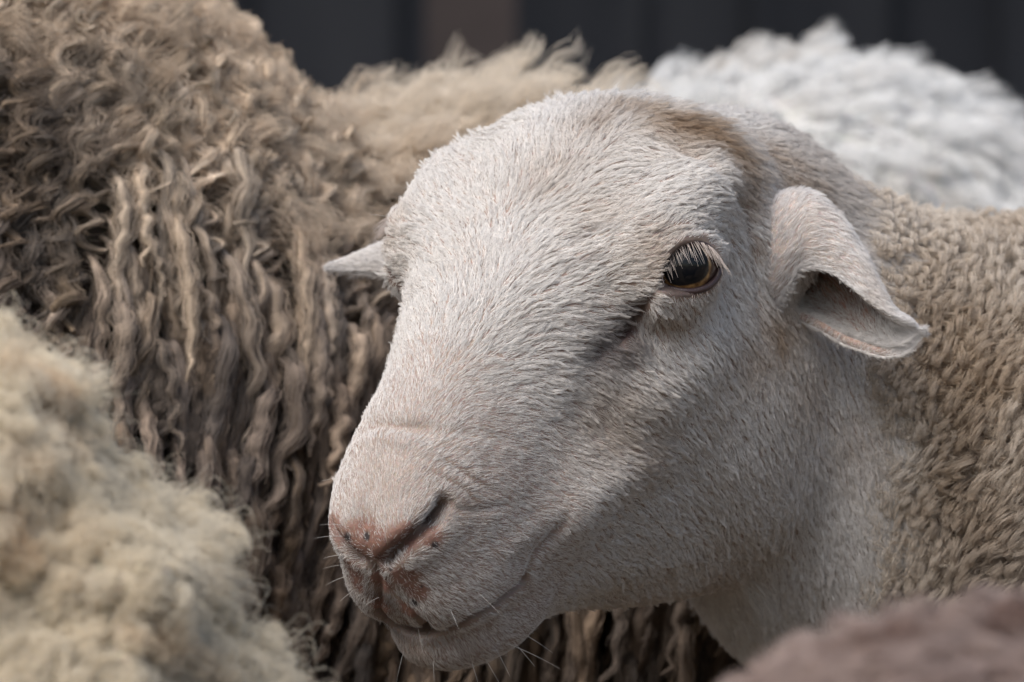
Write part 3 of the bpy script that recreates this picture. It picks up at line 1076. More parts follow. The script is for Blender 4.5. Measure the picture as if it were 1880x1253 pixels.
# --- ears
def ear_coat(O, I, seed):
    ns, nt = O.shape[:2]
    r = np.random.default_rng(seed)
    out_P = []; out_N = []; out_T = []; out_L = []; out_in = []
    for A, n, inner in ((O, 28000, False), (I, 16000, True)):
        a = r.random(n) ** 0.9 * (ns - 1.001); b = r.random(n) * (nt - 1.001)
        if inner:                                            # the hollow of the ear is nearly bare, its edges are furred
            t_ = b / nt; s_ = a / ns
            deep = np.exp(-((t_ - 0.42) / 0.26) ** 2) * np.exp(-((s_ - 0.35) / 0.36) ** 2)
            keep = r.random(n) > 0.93 * np.minimum(1, deep * 1.5)
            a, b = a[keep], b[keep]; n = len(a)
        else:                                                # and so is the rim itself
            rim = r.random(n) < 0.16
            b[rim] = np.where(r.random(rim.sum()) < 0.5, r.random(rim.sum()) * 0.5, nt - 1.001 - r.random(rim.sum()) * 0.5)
        i, j = a.astype(int), b.astype(int)
        u, v = (a - i)[:, None], (b - j)[:, None]
        p = (A[i, j] * (1 - u) + A[i + 1, j] * u) * (1 - v) + (A[i, j + 1] * (1 - u) + A[i + 1, j + 1] * u) * v
        ds = unit(A[i + 1, j] - A[i, j]); dt = unit(A[i, j + 1] - A[i, j])
        nn = unit(np.cross(ds, dt))
        cen = A.mean(1)[i]
        sg = np.sign(((p - cen) * nn).sum(1)); sg[sg == 0] = 1
        nn = nn * sg[:, None] * (-1 if inner else 1)
        out_P.append(p); out_N.append(nn)
        out_T.append(unit(ds + 0.25 * r.normal(0, 1, (n, 3)) * 0.5 + 0.15 * dt))
        out_L.append((0.0045 if not inner else 0.007) * r.uniform(0.6, 1.2, n) * (1.2 - 0.5 * a / ns)); out_in.append(np.full(n, inner))
    for e, e2 in ((0, 1), (-1, -2)):                          # fur on the edge between the two sides
        n = 4200
        a = r.random(n) * (ns - 1.001); i = a.astype(int); u = (a - i)[:, None]; w = r.random((n, 1))
        po = O[i, e] * (1 - u) + O[i + 1, e] * u; pi = I[i, e] * (1 - u) + I[i + 1, e] * u
        out_P.append(po * (1 - w) + pi * w); out_N.append(unit(O[i, e] - O[i, e2] + 1e-9))
        out_T.append(unit(unit(O[i + 1, e] - O[i, e]) + 0.5 * r.normal(0, 1, (n, 3)))); out_L.append(0.0048 * r.uniform(0.6, 1.2, n)); out_in.append(np.zeros(n, bool))
    P = np.concatenate(out_P); N = np.concatenate(out_N); T = np.concatenate(out_T); L = np.concatenate(out_L); inn = np.concatenate(out_in)
    T = unit(T + 0.3 * np.stack([fbm(P, 170, 51), fbm(P, 170, 52), fbm(P, 170, 53)], 1)); T = unit(T - N * (T * N).sum(1)[:, None])
    cl = clump_index(P, 12, seed)
    S = grow(P, N, T, L, np.full(len(P), 0.28) + 0.5 * inn, 4, clump=cl, strength=0.45, bend=0.8)
    C = np.ones((len(P), 1)) * np.array([0.79, 0.765, 0.75])
    C = C * (1 - 0.15 * inn[:, None])
    t = np.clip(0.5 * fbm(P, 60, 55), 0, 1)[:, None]
    C = C * (1 - t) + np.array([0.5, 0.38, 0.27]) * t
    few = r.random(len(P)) < 0.03; C[few] *= 0.5
    return S, radii(len(P), 4, 0.00008, 0.3), C


for A, B, sd, own in ((EAR_O, EAR_I, 61, EAR), (FAR_O, FAR_I, 62, FAR_EAR)):
    S_, R_, C_ = ear_coat(A, B, sd)
    hair_object('ear_coat', S_, R_, C_, MAT_HAIR, own)

# --- eyelashes and whiskers
def lash(P, n, length, down, seed, fan, side):
    r = np.random.default_rng(seed)
    t = np.clip(r.beta(2.0, 1.1, n), 0.06, 0.90) * (len(P) - 1.001)
    i = t.astype(int); u = (t - i)[:, None]
    p = P[i] * (1 - u) + P[i + 1] * u
    g = unit(HR @ (GAZE_H * [1, side, 1]))
    tx = unit(P[-1] - P[0])
    d = unit(g * 0.85 + np.array([0, 0, -down]) + tx * fan * (t / len(P))[:, None] + r.normal(0, 0.14, (n, 3)))
    s = np.linspace(0, 1, 6)
    L = length * r.uniform(0.55, 1.15, n)
    out = p[:, None] + L[:, None, None] * (s[None, :, None] * d[:, None] + 0.45 * (s ** 2)[None, :, None] * np.array([0.1, 0, -down * 0.9]))
    return out


ul, ll = smooth_line(on_globe([(x - 0, y - 6) for x, y in UPPER], LID_R + 0.001, 28)), lo_w
lash_P = np.concatenate([lash(ul, 110, 0.0098, 0.66, 71, 0.5, 1), lash(ll, 45, 0.0035, 0.8, 72, 0.2, 1)])
hair_object('eyelashes', lash_P, radii(len(lash_P), 6, 0.000085, 0.25), np.ones((len(lash_P), 1)) * np.array([0.66, 0.56, 0.50]) * np.random.default_rng(4).uniform(0.5, 1.15, (len(lash_P), 1)), MAT_HAIR, LIDS[0])
mir = head_to_world(mirror(world_to_head(lash_P.reshape(-1, 3).astype(F32)).astype(float))).reshape(lash_P.shape)
hair_object('eyelashes', mir, radii(len(mir), 6, 0.000085, 0.25), np.ones((len(mir), 1)) * np.array([0.62, 0.53, 0.48]), MAT_HAIR, LIDS[2])

wr = np.random.default_rng(77)
WH = [(636, 880, -.9, 0, .012), (628, 968, -1, -.15, .011), (626, 988, -1, -.08, .014), (624, 1022, -1, .03, .009), (626, 1040, -1, .05, .010), (628, 1062, -.9, .25, .009), (640, 1090, -.8, .5, .006),
      (690, 1155, -.7, .7, .009), (705, 1175, -.6, .8, .010), (735, 1200, -.3, 1, .012), (790, 1215, .0, 1, .008), (860, 1218, .3, 1, .009), (905, 1195, .5, .9, .012), (935, 1180, .7, .7, .013),
      (925, 1185, .95, .35, .022), (960, 1170, .9, .5, .012), (880, 1205, .5, .8, .014), (1380, 1085, .95, .2, .02), (1370, 1090, .9, .35, .012), (1350, 1095, .8, .6, .012), (1260, 1120, .6, .8, .02), (1330, 1105, .6, .9, .018),
      (722, 405, -.9, -.25, .013), (724, 420, -.9, -.1, .010), (760, 1150, .2, .9, .012), (870, 1090, .7, .6, .012), (690, 1100, -.6, .2, .008), (820, 1120, .4, .9, .009), (905, 1120, .7, .6, .01)]
wp = []
wbase = ray_hit([(w[0] + 6, w[1] - 3) for w in WH])
for x, y, dx, dy, ln in WH:
    b = wbase[len(wp)]
    d = unit(np.array([dx, wr.uniform(-0.7, 0.1), -dy]))
    s = np.linspace(0, 1, 6)
    wp.append(b[None] + ln * (s[:, None] * d + 0.12 * (s ** 2)[:, None] * np.array([0.3, 0, -1.0])))
tuft_b = ray_hit([(1372 + wr.normal(0, 14), 1085 + wr.normal(0, 9)) for _ in range(70)])
for b in tuft_b:
    d = unit(np.array([wr.uniform(.3, .9), wr.uniform(-.5, .1), -wr.uniform(.2, .8)])); s = np.linspace(0, 1, 6)
    wp.append(b[None] + wr.uniform(.008, .018) * (s[:, None] * d + 0.2 * (s ** 2)[:, None] * np.array([0.2, 0, -1.0])))
wp = np.array(wp)
hair_object('whiskers', wp, radii(len(wp), 6, 0.00009, 0.25), np.ones((len(wp), 1)) * np.array([0.75, 0.72, 0.68]), MAT_HAIR, ram)


# ================================================================== the other sheep: bodies
def sheep_sdf_factory(pos, heading, sc, neck_to=(0.52, 0.0, 0.80), neck_r=(0.115, 0.08), width=1.0, extra=None):
    c, s_ = math.cos(heading), math.sin(heading)
    R = np.array([[c, -s_, 0], [s_, c, 0], [0, 0, 1]], F32)
    o = np.array([pos[0], pos[1], 0], F32)
    nt = np.array(neck_to, float)
    hd = unit(np.array([0.8, 0, -0.6]))

    def fn(p):
        q = ((p - o) @ R) / F32(sc)
        q = q * np.array([1, 1 / width, 1], F32)
        d = ellipsoid(q, (0, 0, 0.555), (0.37, 0.195, 0.2))
        d = smin(d, ellipsoid(q, (0.25, 0, 0.57), (0.18, 0.165, 0.19)), 0.06)
        d = smin(d, ellipsoid(q, (-0.27, 0, 0.57), (0.175, 0.175, 0.185)), 0.06)
        d = smin(d, capsule(q, (0.30, 0, 0.63), nt, neck_r[0], neck_r[1]), 0.07)
        d = smin(d, capsule(q, nt + (0.01, 0, 0.0), nt + 0.10 * hd, 0.07, 0.055), 0.04)
        d = smin(d, capsule(q, nt + 0.10 * hd, nt + 0.2 * hd, 0.052, 0.036), 0.03)
        for sg in (-1, 1):
            d = smin(d, capsule(q, nt + (0.0, sg * 0.05, 0.03), nt + (-0.02, sg * 0.15, 0.0), 0.018, 0.012), 0.015)
            for x in (0.28, -0.3):
                k = 0.04 if x < 0 else 0.0
                d = smin(d, capsule(q, (x, sg * 0.1, 0.46), (x - k, sg * 0.1, 0.26), 0.075, 0.036), 0.04)
                d = smin(d, capsule(q, (x - k, sg * 0.1, 0.26), (x, sg * 0.1, 0.04), 0.03, 0.022), 0.02)
                d = smin(d, capsule(q, (x, sg * 0.1, 0.033), (x + 0.035, sg * 0.1, 0.024), 0.026, 0.022), 0.015)
        d = smin(d, capsule(q, (-0.42, 0, 0.62), (-0.47, 0, 0.48), 0.03, 0.018), 0.03)
        d = d * sc * min(1.0, width)
        if extra is not None:
            d = extra(p, d)
        return d
    return fn


def sheep_body(label, pos, heading, sc, step=0.014, color=(0.1, 0.07, 0.055), lumps=None, fine=True, name='sheep', **kw):
    fn = sheep_sdf_factory(pos, heading, sc, **kw)
    r = 0.95 * sc
    V, Q = surface_nets(fn, (pos[0] - r, pos[1] - r, -0.006), (pos[0] + r, pos[1] + r, 1.12 * sc), step)
    V = project(fn, V, 2, 1e-3)
    if fine:
        C = V[Q].mean(1); px = to_px(C)
        m = (px[:, 0] > -250) & (px[:, 0] < 2130) & (px[:, 1] > -250) & (px[:, 1] < 1500)
        V, Q = subdivide(V, Q, m)
        V = project(fn, V, 1, 1e-3)
    N = unit(gradient(fn, V, 2e-3))
    if lumps is not None:
        V = V + N * lumps(V)[:, None]
    root = empty(name, (pos[0], pos[1], 0))
    tag(root, label, 'sheep', 'sheep crowded together')
    o = make_mesh('body', V, Q, None, parent=root)
    return root, o, V, Q, fn


MAT_HIDE = skin_material('fleece_base', rough=0.95, bump=0.5, scale=300, spec=0.05)


def finish_body(o, colors):
    o.data.materials.append(MAT_HIDE)
    set_color(o.data, 'skin_color', np.clip(colors, 0, 1))


# the sheep with matted brown locks behind the ram
brown, brown_o, BV, BQ, brown_fn = sheep_body('sheep with long matted grey-brown locks standing behind the ram', (-0.31, 0.43), math.radians(208), 1.0, neck_to=(0.52, 0.0, 0.95), neck_r=(0.15, 0.1),
                                              extra=lambda p, d: smin(smin(d, ellipsoid(p, (-0.315, 0.36, 0.61), (0.26, 0.2, 0.29)), 0.05), ellipsoid(p, (-0.01, 0.47, 0.573), (0.205, 0.2, 0.224)), 0.06))
# the white sheep far right behind
white_s, white_o, WV, WQ, white_fn = sheep_body('blurred clean white sheep whose round back rises at upper right', (-0.10, 1.15), math.radians(170), 0.98, neck_to=(0.55, 0.0, 0.72),
                                              extra=lambda p, d: smin(d, ellipsoid(p, (0.17, 1.10, 0.66), (0.2, 0.19, 0.185)), 0.06))
# the cream sheep in the left foreground
def cream_lumps(V):
    a = fbm(V, 22, 81, 2); b = fbm(V, 55, 82, 2)
    return 0.020 * np.abs(a) ** 0.8 * np.sign(a) + 0.010 * (1 - 2 * np.abs(b)) 
cream, cream_o, CV, CQ, cream_fn = sheep_body('cream sheep with dirty lumpy fleece in the lower left foreground', (-0.492, -0.34), math.radians(183), 0.902, lumps=cream_lumps, step=0.012)
# the out-of-focus sheep in the bottom right corner
near_s, near_o, NSV, NSQ, near_fn = sheep_body('very blurred pinkish-brown sheep back in the bottom right corner', (0.355, -0.72), math.radians(-4), 0.793)


# ================================================================== fleeces
def roots(V, Q, o, n, weight=None, zmin=0.30, **vw):
    N_ = vertex_normals(o.data)
    qn = unit(N_[Q].mean(1)); qc = V[Q].mean(1)
    w = view_weight(qc, qn, **vw) * np.where(qc[:, 2] < zmin, 0.15, 1.0)
    if weight is not None:
        w = w * weight(qc, qn)
    P, f = sample_surface(V, Q, n, w)
    return P, qn[f]


def down_tangent(N, D=(0, 0, -1.0)):
    D = np.asarray(D, float)
    T = D - N * (N @ D)[:, None]
    return unit(T + 1e-6)


def noise_vec(P, sc, seed):
    return np.stack([fbm(P, sc, seed), fbm(P, sc, seed + 1), fbm(P, sc, seed + 2)], 1)


def out_scale(P, N, k=2.0):
    return np.where(view_weight(P, N, 0.05, 1, 0.1) < 0.5, k, 1.0)


MAT_WOOL = strand_material('wool', rough=0.8, transl=0.35, spec=0.04)
MAT_LOCK = strand_material('matted_wool', rough=0.8, transl=0.15, spec=0.04)

# ------------------------------------------------------------------ brown sheep: ropes of matted wool
def lock_core_material():
    m, nt, out = new_mat('matted_lock')
    at = nt.nodes.new('ShaderNodeAttribute'); at.attribute_name = 'skin_color'
    tc = nt.nodes.new('ShaderNodeTexCoord')
    nz = nt.nodes.new('ShaderNodeTexNoise'); nz.inputs['Scale'].default_value = 700; nz.inputs['Detail'].default_value = 3
    nt.links.new(tc.outputs['Object'], nz.inputs['Vector'])
    bp = nt.nodes.new('ShaderNodeBump'); bp.inputs['Strength'].default_value = 0.6; bp.inputs['Distance'].default_value = 0.0015
    nt.links.new(nz.outputs['Fac'], bp.inputs['Height'])
    b = nt.nodes.new('ShaderNodeBsdfPrincipled'); b.inputs['Roughness'].default_value = 0.95; b.inputs['Specular IOR Level'].default_value = 0.05
    nt.links.new(at.outputs['Color'], b.inputs['Base Color']); nt.links.new(bp.outputs[0], b.inputs['Normal']); nt.links.new(b.outputs[0], out.inputs[0])
    return m


MAT_CORE = lock_core_material()
BN = vertex_normals(brown_o.data)
bqn = unit(BN[BQ].mean(1)); bqc = BV[BQ].mean(1)


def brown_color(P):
    """fleece colour of the brown sheep: paler on the back, darker low down and towards the chest"""
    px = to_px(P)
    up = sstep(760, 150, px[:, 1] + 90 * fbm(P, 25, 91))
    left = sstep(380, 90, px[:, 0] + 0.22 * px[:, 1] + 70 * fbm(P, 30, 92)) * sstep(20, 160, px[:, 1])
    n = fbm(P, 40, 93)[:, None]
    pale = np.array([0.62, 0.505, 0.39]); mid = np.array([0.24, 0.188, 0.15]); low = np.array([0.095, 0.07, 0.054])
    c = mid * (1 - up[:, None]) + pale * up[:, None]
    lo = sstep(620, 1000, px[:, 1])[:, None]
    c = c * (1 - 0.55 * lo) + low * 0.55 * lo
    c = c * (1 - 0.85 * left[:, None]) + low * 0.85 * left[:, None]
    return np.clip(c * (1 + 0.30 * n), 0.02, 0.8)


px_b = to_px(bqc)
finish_body(brown_o, brown_color(BV) * 0.2)  # hide colour darkened to put shade into the gaps between locks
lock_w = view_weight(bqc, bqn, 0.04, 0.04, 0.06) * sstep(0.80, 0.45, bqn[:, 2]) * (bqc[:, 2] > 0.3)
# evenly spread roots
cand, fc = sample_surface(BV, BQ, 12000, lock_w)
kd = kdtree.KDTree(len(cand)); taken = []
grid = {}
lr = np.random.default_rng(101)
for i, p in enumerate(cand):
    s0 = 0.0074
    key = tuple((p / s0).astype(int))
    ok = True
    for dx in (-1, 0, 1):
        for dy in (-1, 0, 1):
            for dz in (-1, 0, 1):
                for q in grid.get((key[0] + dx, key[1] + dy, key[2] + dz), ()):
                    if ((cand[q] - p) ** 2).sum() < s0 * s0:
                        ok = False; break
                if not ok: break
            if not ok: break
        if not ok: break
    if ok:
        grid.setdefault(key, []).append(i); taken.append(i)
LR = cand[taken]; LN = bqn[fc[taken]]
nl = len(LR)
lpx = to_px(LR)
curly = np.clip(sstep(0.28, 0.5, LN[:, 2] + 0.15 * fbm(LR, 30, 95)) + sstep(230, 110, lpx[:, 0] + 0.1 * lpx[:, 1]), 0, 1)   # short springy curls on the shoulder and chest
KS = 22
s = np.linspace(0, 1, KS)
LEN = np.where(curly > 0.5, lr.uniform(0.030, 0.055, nl), lr.uniform(0.050, 0.115, nl)) * (0.8 + 0.4 * lr.random(nl))
RAD = (0.0014 + 0.0032 * lr.random(nl) ** 1.8) * (1 - 0.15 * curly)
ALL = np.zeros((nl, KS, 3)); pos_ = LR.copy()
nv = 0.6 * noise_vec(LR, 18, 96) + 0.9 * noise_vec(LR, 60, 196)
wind = np.array([-0.10, -0.05, -1.0])
base_dir = down_tangent(LN, wind)
hov = lr.random(nl) ** 1.5
dirn = unit(LN * (0.9 + 0.3 * lr.random(nl))[:, None] + 0.35 * base_dir + 0.3 * nv)
stepl = (LEN / (KS - 1))[:, None]
for k in range(KS):
    ALL[:, k] = pos_
    g = gradient(brown_fn, pos_, 3e-3); d = brown_fn(pos_.astype(F32))
    g = unit(g)
    want = down_tangent(g, wind) + 0.42 * nv + 0.30 * lr.normal(0, 1, (nl, 3))
    hover = 0.003 + 0.020 * hov * (1 - 0.5 * curly)
    want = want + g * np.clip((hover - d) * 120, -0.5, 1.0)[:, None]
    dirn = unit(dirn * 0.62 + 0.38 * unit(want))
    pos_ = pos_ + dirn * stepl
# crimp and curl
TT = unit(np.gradient(ALL, axis=1))
ref = unit(LN)[:, None] + 0 * TT
B1 = unit(np.cross(TT, ref)); B2 = np.cross(TT, B1)
turns = np.where(curly > 0.5, lr.uniform(1.6, 2.9, nl), lr.uniform(2.5, 8.0, nl))
amp = np.where(curly > 0.5, lr.uniform(0.0028, 0.0055, nl), lr.uniform(0.0004, 0.0020, nl))
ph = lr.random(nl) * 6.28
a = ph[:, None] + turns[:, None] * 6.28 * s[None] ** 1.1
env = np.minimum(1, s * 3)[None] * (0.5 + 1.1 * s[None] ** 1.5)
ALL = ALL + (amp[:, None] * env)[:, :, None] * (np.cos(a)[:, :, None] * B1 + 0.7 * np.sin(a)[:, :, None] * B2)
prof = (0.55 + 0.6 * np.minimum(1, s * 3.0)) * (1 - 0.8 * s ** 2.6)
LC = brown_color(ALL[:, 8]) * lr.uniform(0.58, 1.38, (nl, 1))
LC = LC * np.array([1, 1, 1]) + (lr.random((nl, 1)) - 0.5) * np.array([0.02, 0.0, -0.02])
LC = np.maximum(LC, 0.015); LC = LC * np.minimum(1, 0.70 / LC.max(1, keepdims=True))

score = RAD * LEN * view_weight(LR, LN, 0.0, 0.0, 0.0) * (curly * 0.3 + 1) * sstep(1.0, 0.0, np.maximum(0, (lpx[:, 0] - 640) / 300))
top = set(np.argsort(-score)[:300].tolist())
NS = 7
rest_V = []; rest_Q = []; rest_C = []; off = 0
for i in range(nl):
    rr = RAD[i] * (1 - 0.3 * curly[i]) * prof * (1 + 0.22 * np.sin(a[i] * 1.7 + 1) + 0.12 * lr.normal(0, 1, KS))
    VV, QQ = tube('', ALL[i], np.maximum(rr, 0.0003), None, None, ns=NS)
    ring = lr.uniform(0.62, 1.2, NS)
    along = 1 + 0.25 * np.sin(a[i] * 2 + ph[i])
    cc = LC[i][None] * (ring[None, :] * along[:, None]).reshape(-1)[:, None]
    if i in top:
        o = make_mesh('wool_lock', VV - LR[i], QQ, MAT_CORE)
        o.location = LR[i]
        o.parent = brown; o.matrix_parent_inverse = Matrix.Translation(-Vector(brown.location))
        set_color(o.data, 'skin_color', np.clip(cc, 0, 1))
    else:
        rest_V.append(VV); rest_Q.append(QQ + off); rest_C.append(cc); off += len(VV)
o = matted = make_mesh('matted_fleece', np.concatenate(rest_V), np.concatenate(rest_Q), MAT_CORE, parent=brown)
set_color(o.data, 'skin_color', np.clip(np.concatenate(rest_C), 0, 1)); o['kind'] = 'stuff'
# loose fibres winding along every lock
vis = np.where(view_weight(LR, LN, 0.05, 0.0, 0.0) > 0.3)[0]
per = 60
idx = np.repeat(vis, per); m = len(idx)
t0 = lr.uniform(0, 0.55, m); t1 = np.minimum(t0 + lr.uniform(0.3, 0.6, m), 1.04)
ks = 12
tt = t0[:, None] + (t1 - t0)[:, None] * np.linspace(0, 1, ks)[None]
fi = np.clip(tt * (KS - 1), 0, KS - 1.001); ii = fi.astype(int); uu = (fi - ii)[:, :, None]
cen = ALL[idx[:, None], ii] * (1 - uu) + ALL[idx[:, None], ii + 1] * uu
b1 = B1[idx[:, None], ii]; b2 = B2[idx[:, None], ii]
ang = lr.random(m)[:, None] * 6.28 + tt * lr.uniform(1, 5, m)[:, None]
fluff = 1.0 + (0.35 + 1.1 * curly[idx]) * lr.random(m) ** 1.3
rad = RAD[idx][:, None] * np.interp(tt, s, prof) * fluff[:, None] * (1 + 0.22 * np.sin(tt * 40 + 6.28 * lr.random(m)[:, None])) + 0.0017 * np.maximum(0, lr.normal(0, 1, m))[:, None] * np.linspace(0, 1, ks)[None] ** 2
fib = cen + rad[:, :, None] * (np.cos(ang)[:, :, None] * b1 + np.sin(ang)[:, :, None] * b2)
FC = LC[idx] * lr.uniform(0.7, 1.4, (m, 1)); FC = FC * np.minimum(1, 0.74 / FC.max(1, keepdims=True))
hair_object('lock_fibres', fib, radii(m, ks, 0.00013, 0.4), FC, MAT_LOCK, matted)

# soft wool along the back
def back_w(c, n):
    return sstep(0.22, 0.62, n[:, 2] + 0.12 * fbm(c, 25, 97))
P, N = roots(BV, BQ, brown_o, 60000, back_w, margin=0.05, back=0.35, out=0.06)
T = unit(noise_vec(P, 22, 98) * 0.8 + np.array([0.75, -0.15, 0.05])); T = unit(T - N * (T * N).sum(1)[:, None])
cl = clump_index(P, 34, 3)
px = to_px(P)
L = np.random.default_rng(12).uniform(0.018, 0.034, len(P)); L = (L + 0.020 * (np.random.default_rng(19).random(len(P)) < 0.10))[cl] * np.random.default_rng(13).uniform(0.75, 1.1, len(P))
S = grow(P, N, T, L, 0.75 + 0.5 * fbm(P, 40, 99), 9, bend=0.35, jitter=0.2, clump=cl, strength=0.72, wave=0.075, wave_n=2.2)
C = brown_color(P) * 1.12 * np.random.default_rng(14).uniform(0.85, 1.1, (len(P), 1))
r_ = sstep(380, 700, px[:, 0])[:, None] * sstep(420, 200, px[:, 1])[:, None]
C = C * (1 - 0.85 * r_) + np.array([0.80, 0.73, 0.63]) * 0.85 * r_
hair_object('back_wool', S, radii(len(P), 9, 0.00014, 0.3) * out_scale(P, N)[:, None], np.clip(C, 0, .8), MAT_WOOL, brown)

# ------------------------------------------------------------------ white sheep
finish_body(white_o, np.ones((len(WV), 1)) * np.array([0.62, 0.61, 0.59]))
P, N = roots(WV, WQ, white_o, 90000, None, margin=0.08, back=0.3, out=0.06)
T = unit(noise_vec(P, 12, 121) * 0.7 + down_tangent(N, (0.5, -0.2, -0.7)))
T = unit(T - N * (T * N).sum(1)[:, None])
cl = clump_index(P, 26, 5)
r5 = np.random.default_rng(15)
L = (0.014 + 0.03 * r5.random(len(P)) ** 3)[cl] * r5.uniform(0.8, 1.1, len(P))
S = grow(P, N, T, L, 1.1 + 0.7 * fbm(P, 30, 122), 6, bend=0.5, jitter=0.2, clump=cl, strength=0.7, wave=0.05)
C = np.array([0.86, 0.86, 0.855]) * r5.uniform(0.9, 1.03, (len(P), 1))
t = (0.6 * np.clip(fbm(P, 25, 123) - 0.1, 0, 1))[:, None]
C = C * (1 - t) + np.array([0.55, 0.45, 0.34]) * t
hair_object('fleece', S, radii(len(P), 6, 0.0003, 0.35) * out_scale(P, N)[:, None], C, MAT_WOOL, white_s)

# ------------------------------------------------------------------ cream sheep
def cream_color(P):
    a = sstep(-0.15, 0.55, fbm(P, 24, 131))[:, None]; b = sstep(0.0, 0.6, fbm(P, 60, 132))[:, None]
    c = np.array([0.82, 0.74, 0.60]) * (1 - a) + np.array([0.64, 0.46, 0.28]) * a
    c = c * (1 - 0.45 * b) + np.array([0.78, 0.74, 0.66]) * 0.45 * b
    return c
finish_body(cream_o, cream_color(CV) * 0.75)
P, N = roots(CV, CQ, cream_o, 150000, None, margin=0.06, back=0.3, out=0.05)
T = unit(noise_vec(P, 30, 133) + 0.5 * down_tangent(N, (0.3, 0, -1))); T = unit(T - N * (T * N).sum(1)[:, None])
cl = clump_index(P, 120, 6)
r6 = np.random.default_rng(16)
wisp = (r6.random(len(P)) < 0.03)
L = r6.uniform(0.010, 0.020, len(P))[cl] * r6.uniform(0.75, 1.1, len(P)) + 0.012 * wisp
S = grow(P, N, T, L, 0.9 + 0.4 * fbm(P, 40, 134), 9, bend=0.7, jitter=0.25, clump=cl, strength=np.where(wisp, 0.1, 0.55), wave=0.14, wave_n=1.6)
C = cream_color(P) * r6.uniform(0.88, 1.06, (len(P), 1))
hair_object('fleece', S, radii(len(P), 9, 0.00011, 0.4) * out_scale(P, N)[:, None], C, MAT_WOOL, cream)

# specks of dirt and a shred of leaf caught in the wool
MAT_FLECK = plain_material('dirt', (0.06, 0.045, 0.03), 0.9, 0.1)
MAT_LEAF = plain_material('leaf_green', (0.10, 0.16, 0.03), 0.7, 0.2)
FLECKS = [(118, 594, 7), (85, 664, 4), (155, 705, 5), (100, 720, 6), (300, 938, 4), (372, 1095, 7), (463, 1165, 5), (205, 1140, 3), (60, 900, 4), (410, 1010, 4), (245, 800, 4), (330, 860, 5), (480, 1190, 4)]
def flake(c, r, seed):
    q = np.random.default_rng(seed)
    d = unit(q.normal(0, 1, (10, 3))) * r * q.uniform(0.5, 1.2, (10, 1)) * np.array([1.5, 0.7, 0.6])
    v = [c + x for x in d]
    return v
fv = []; ff = []
hits = ray_hit([(x, y) for x, y, r in FLECKS], cream_fn, start=-0.75, n=120)
for k, ((x, y, r), c) in enumerate(zip(FLECKS, hits)):
    if abs(c[1]) > 0.8: continue
    b = len(fv); fv += flake(c + unit(CAM_P - c) * 0.024, r * 0.00017, k)
    ff += [(b + i, b + (i + 3) % 10, b + (i + 5) % 10) for i in range(10)] + [(b + i, b + (i + 1) % 10, b + (i + 4) % 10) for i in range(10)]
o = make_mesh('dirt_flecks', np.array(fv), ff, MAT_FLECK, smooth=False, parent=cream); o['kind'] = 'stuff'
c = ray_hit([(440, 940)], cream_fn, start=-0.75, n=120)[0] + np.array([0.002, -0.022, 0])
o = make_mesh('leaf_shred', np.array([c + np.array(k) * 0.0022 for k in ((-1, 0, -.4), (0, -.3, -.8), (1.1, 0, 0), (.2, .2, .8), (-.7, .1, .5), (0, -.5, 0))]), [(0, 1, 5), (1, 2, 5), (2, 3, 5), (3, 4, 5), (4, 0, 5)], MAT_LEAF, parent=cream)

# ------------------------------------------------------------------ the near blurred sheep
finish_body(near_o, np.ones((len(NSV), 1)) * np.array([0.22, 0.15, 0.12]))
P, N = roots(NSV, NSQ, near_o, 50000, None, margin=0.06, back=0.3, out=0.05)
T = unit(noise_vec(P, 14, 141) + down_tangent(N, (-0.6, 0, -0.8))); T = unit(T - N * (T * N).sum(1)[:, None])
cl = clump_index(P, 60, 7)
r7 = np.random.default_rng(17)
L = r7.uniform(0.012, 0.022, len(P))[cl]
S = grow(P, N, T, L, 0.9 + 0.4 * fbm(P, 40, 142), 6, bend=0.6, jitter=0.2, clump=cl, strength=0.6, wave=0.06)
px = to_px(P)
b = sstep(-0.15, 0.3, fbm(P, 26, 143))[:, None]
C = np.array([0.44, 0.345, 0.31]) * (1 - b) + np.array([0.17, 0.095, 0.07]) * b
hair_object('fleece', S, radii(len(P), 6, 0.0002, 0.4) * out_scale(P, N)[:, None], C * r7.uniform(0.85, 1.1, (len(P), 1)), MAT_WOOL, near_s)

# ------------------------------------------------------------------ the ram's wool, behind the neck
ww = view_weight(QC, QN, 0.06, 0.3, 0.06) * sstep(0.02, 0.7, wool_q + 0.25 * fbm(QC, 40, 151)) * sstep(0.01, 0.2, wool_q) * np.where(QC[:, 2] < 0.3, 0.1, 1)
P, f = sample_surface(V, Q, 120000, ww)
N = QN[f]; px = to_px(P)
deep = sstep(1560, 1800, px[:, 0])
T = unit(noise_vec(P, 60, 152) * 0.9 + down_tangent(N, (0.5, 0, -0.9))); T = unit(T - N * (T * N).sum(1)[:, None])
cl = clump_index(P, 24, 8)
r8 = np.random.default_rng(18)
L = (0.009 + 0.009 * deep) * r8.uniform(0.8, 1.2, len(P))[cl]
S = grow(P, N, T, L, 0.9 + 0.5 * fbm(P, 70, 153) + 0.3 * deep, 10, bend=0.5, jitter=0.12, clump=cl, strength=0.75, wave=0.17, wave_n=1.9)
t = np.clip(0.16 + 0.55 * fbm(P, 30, 154) + 0.5 * np.exp(-((px[:, 0] - 1750) / 90) ** 2 - ((px[:, 1] - 760) / 220) ** 2), 0, 1)[:, None]
C = np.array([0.72, 0.655, 0.58]) * (1 - t) + np.array([0.42, 0.30, 0.185]) * t
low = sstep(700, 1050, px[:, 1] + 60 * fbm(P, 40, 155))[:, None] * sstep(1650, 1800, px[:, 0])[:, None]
C = C * (1 - 0.45 * low) + np.array([0.25, 0.20, 0.165]) * 0.45 * low
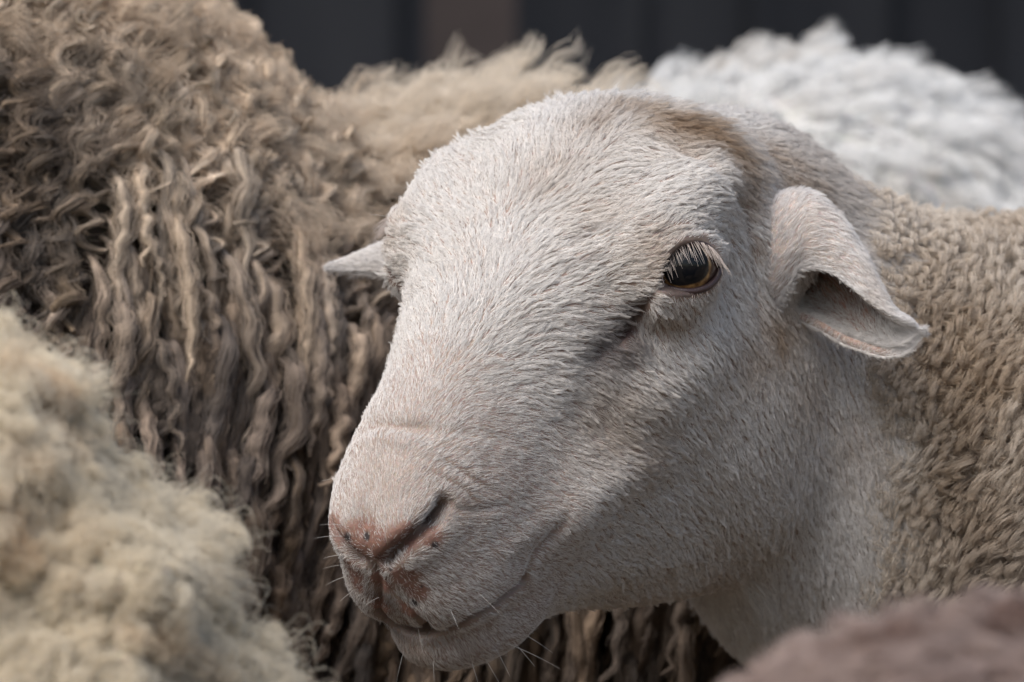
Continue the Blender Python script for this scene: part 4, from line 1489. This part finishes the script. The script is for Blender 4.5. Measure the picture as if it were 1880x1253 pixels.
hair_object('neck_wool', S, radii(len(P), 10, 0.00011, 0.4) * out_scale(P, N)[:, None], C * r8.uniform(0.85, 1.08, (len(P), 1)), MAT_WOOL, ram)
print('TIME', time.time() - T0)


# ================================================================== ground and the dark shed behind
def box(name, lo, hi, mat, parent=None):
    lo = np.array(lo, float); hi = np.array(hi, float)
    v = [[(lo, hi)[i][0], (lo, hi)[j][1], (lo, hi)[k][2]] for i in (0, 1) for j in (0, 1) for k in (0, 1)]
    fs = [(0, 1, 3, 2), (4, 6, 7, 5), (0, 4, 5, 1), (2, 3, 7, 6), (0, 2, 6, 4), (1, 5, 7, 3)]
    return make_mesh(name, np.array(v), fs, mat, smooth=False, parent=parent)


MAT_GROUND = plain_material('trodden_earth', (0.10, 0.075, 0.055), 0.95, 0.1, 6.0, (0.17, 0.135, 0.10), 0.6)
g = make_mesh('ground', np.array([(-150, -150, 0), (150, -150, 0), (150, 150, 0), (-150, 150, 0)], float), [(0, 1, 2, 3)], MAT_GROUND, smooth=False)
tag(g, kind='structure')

MAT_BOARD = plain_material('dark_boards', (0.05, 0.056, 0.072), 0.9, 0.1, 1.2, (0.12, 0.125, 0.145), 0.3, stretch=(4, 4, 0.4))
MAT_POST = plain_material('dark_post', (0.04, 0.034, 0.034), 0.9, 0.1, 5.0, (0.06, 0.05, 0.05), 0.3)
MAT_ROOF = plain_material('shed_roof', (0.05, 0.05, 0.052), 0.7, 0.3)
shed = empty('shed', (0, 6.0, 0))
tag(shed, 'dark open-fronted timber shed far behind the sheep', 'shed')
for i in range(60):
    x0 = -6.0 + i * 0.2
    box('board', (x0 - 0.01, 6.9 + 0.04 * (i % 2), 0.0), (x0 + 0.21, 6.93 + 0.04 * (i % 2), 2.9), MAT_BOARD, shed)
for x in (-6.1, 6.0):
    for j in range(11):
        box('board', (x + 0.04 * (j % 2), 4.7 + j * 0.2 - 0.01, 0.0), (x + 0.03 + 0.04 * (j % 2), 4.7 + j * 0.2 + 0.21, 2.75), MAT_BOARD, shed)
box('shade_roof', (-6.4, 4.1, 2.95), (6.4, 7.3, 3.03), MAT_ROOF, shed)  # out of view; overhang added to keep the boards in shade
for x in (-3.9, -0.05, 3.8):
    box('post', (x - 0.055, 4.62, 0.0), (x + 0.055, 4.80, 2.95), MAT_POST, shed)
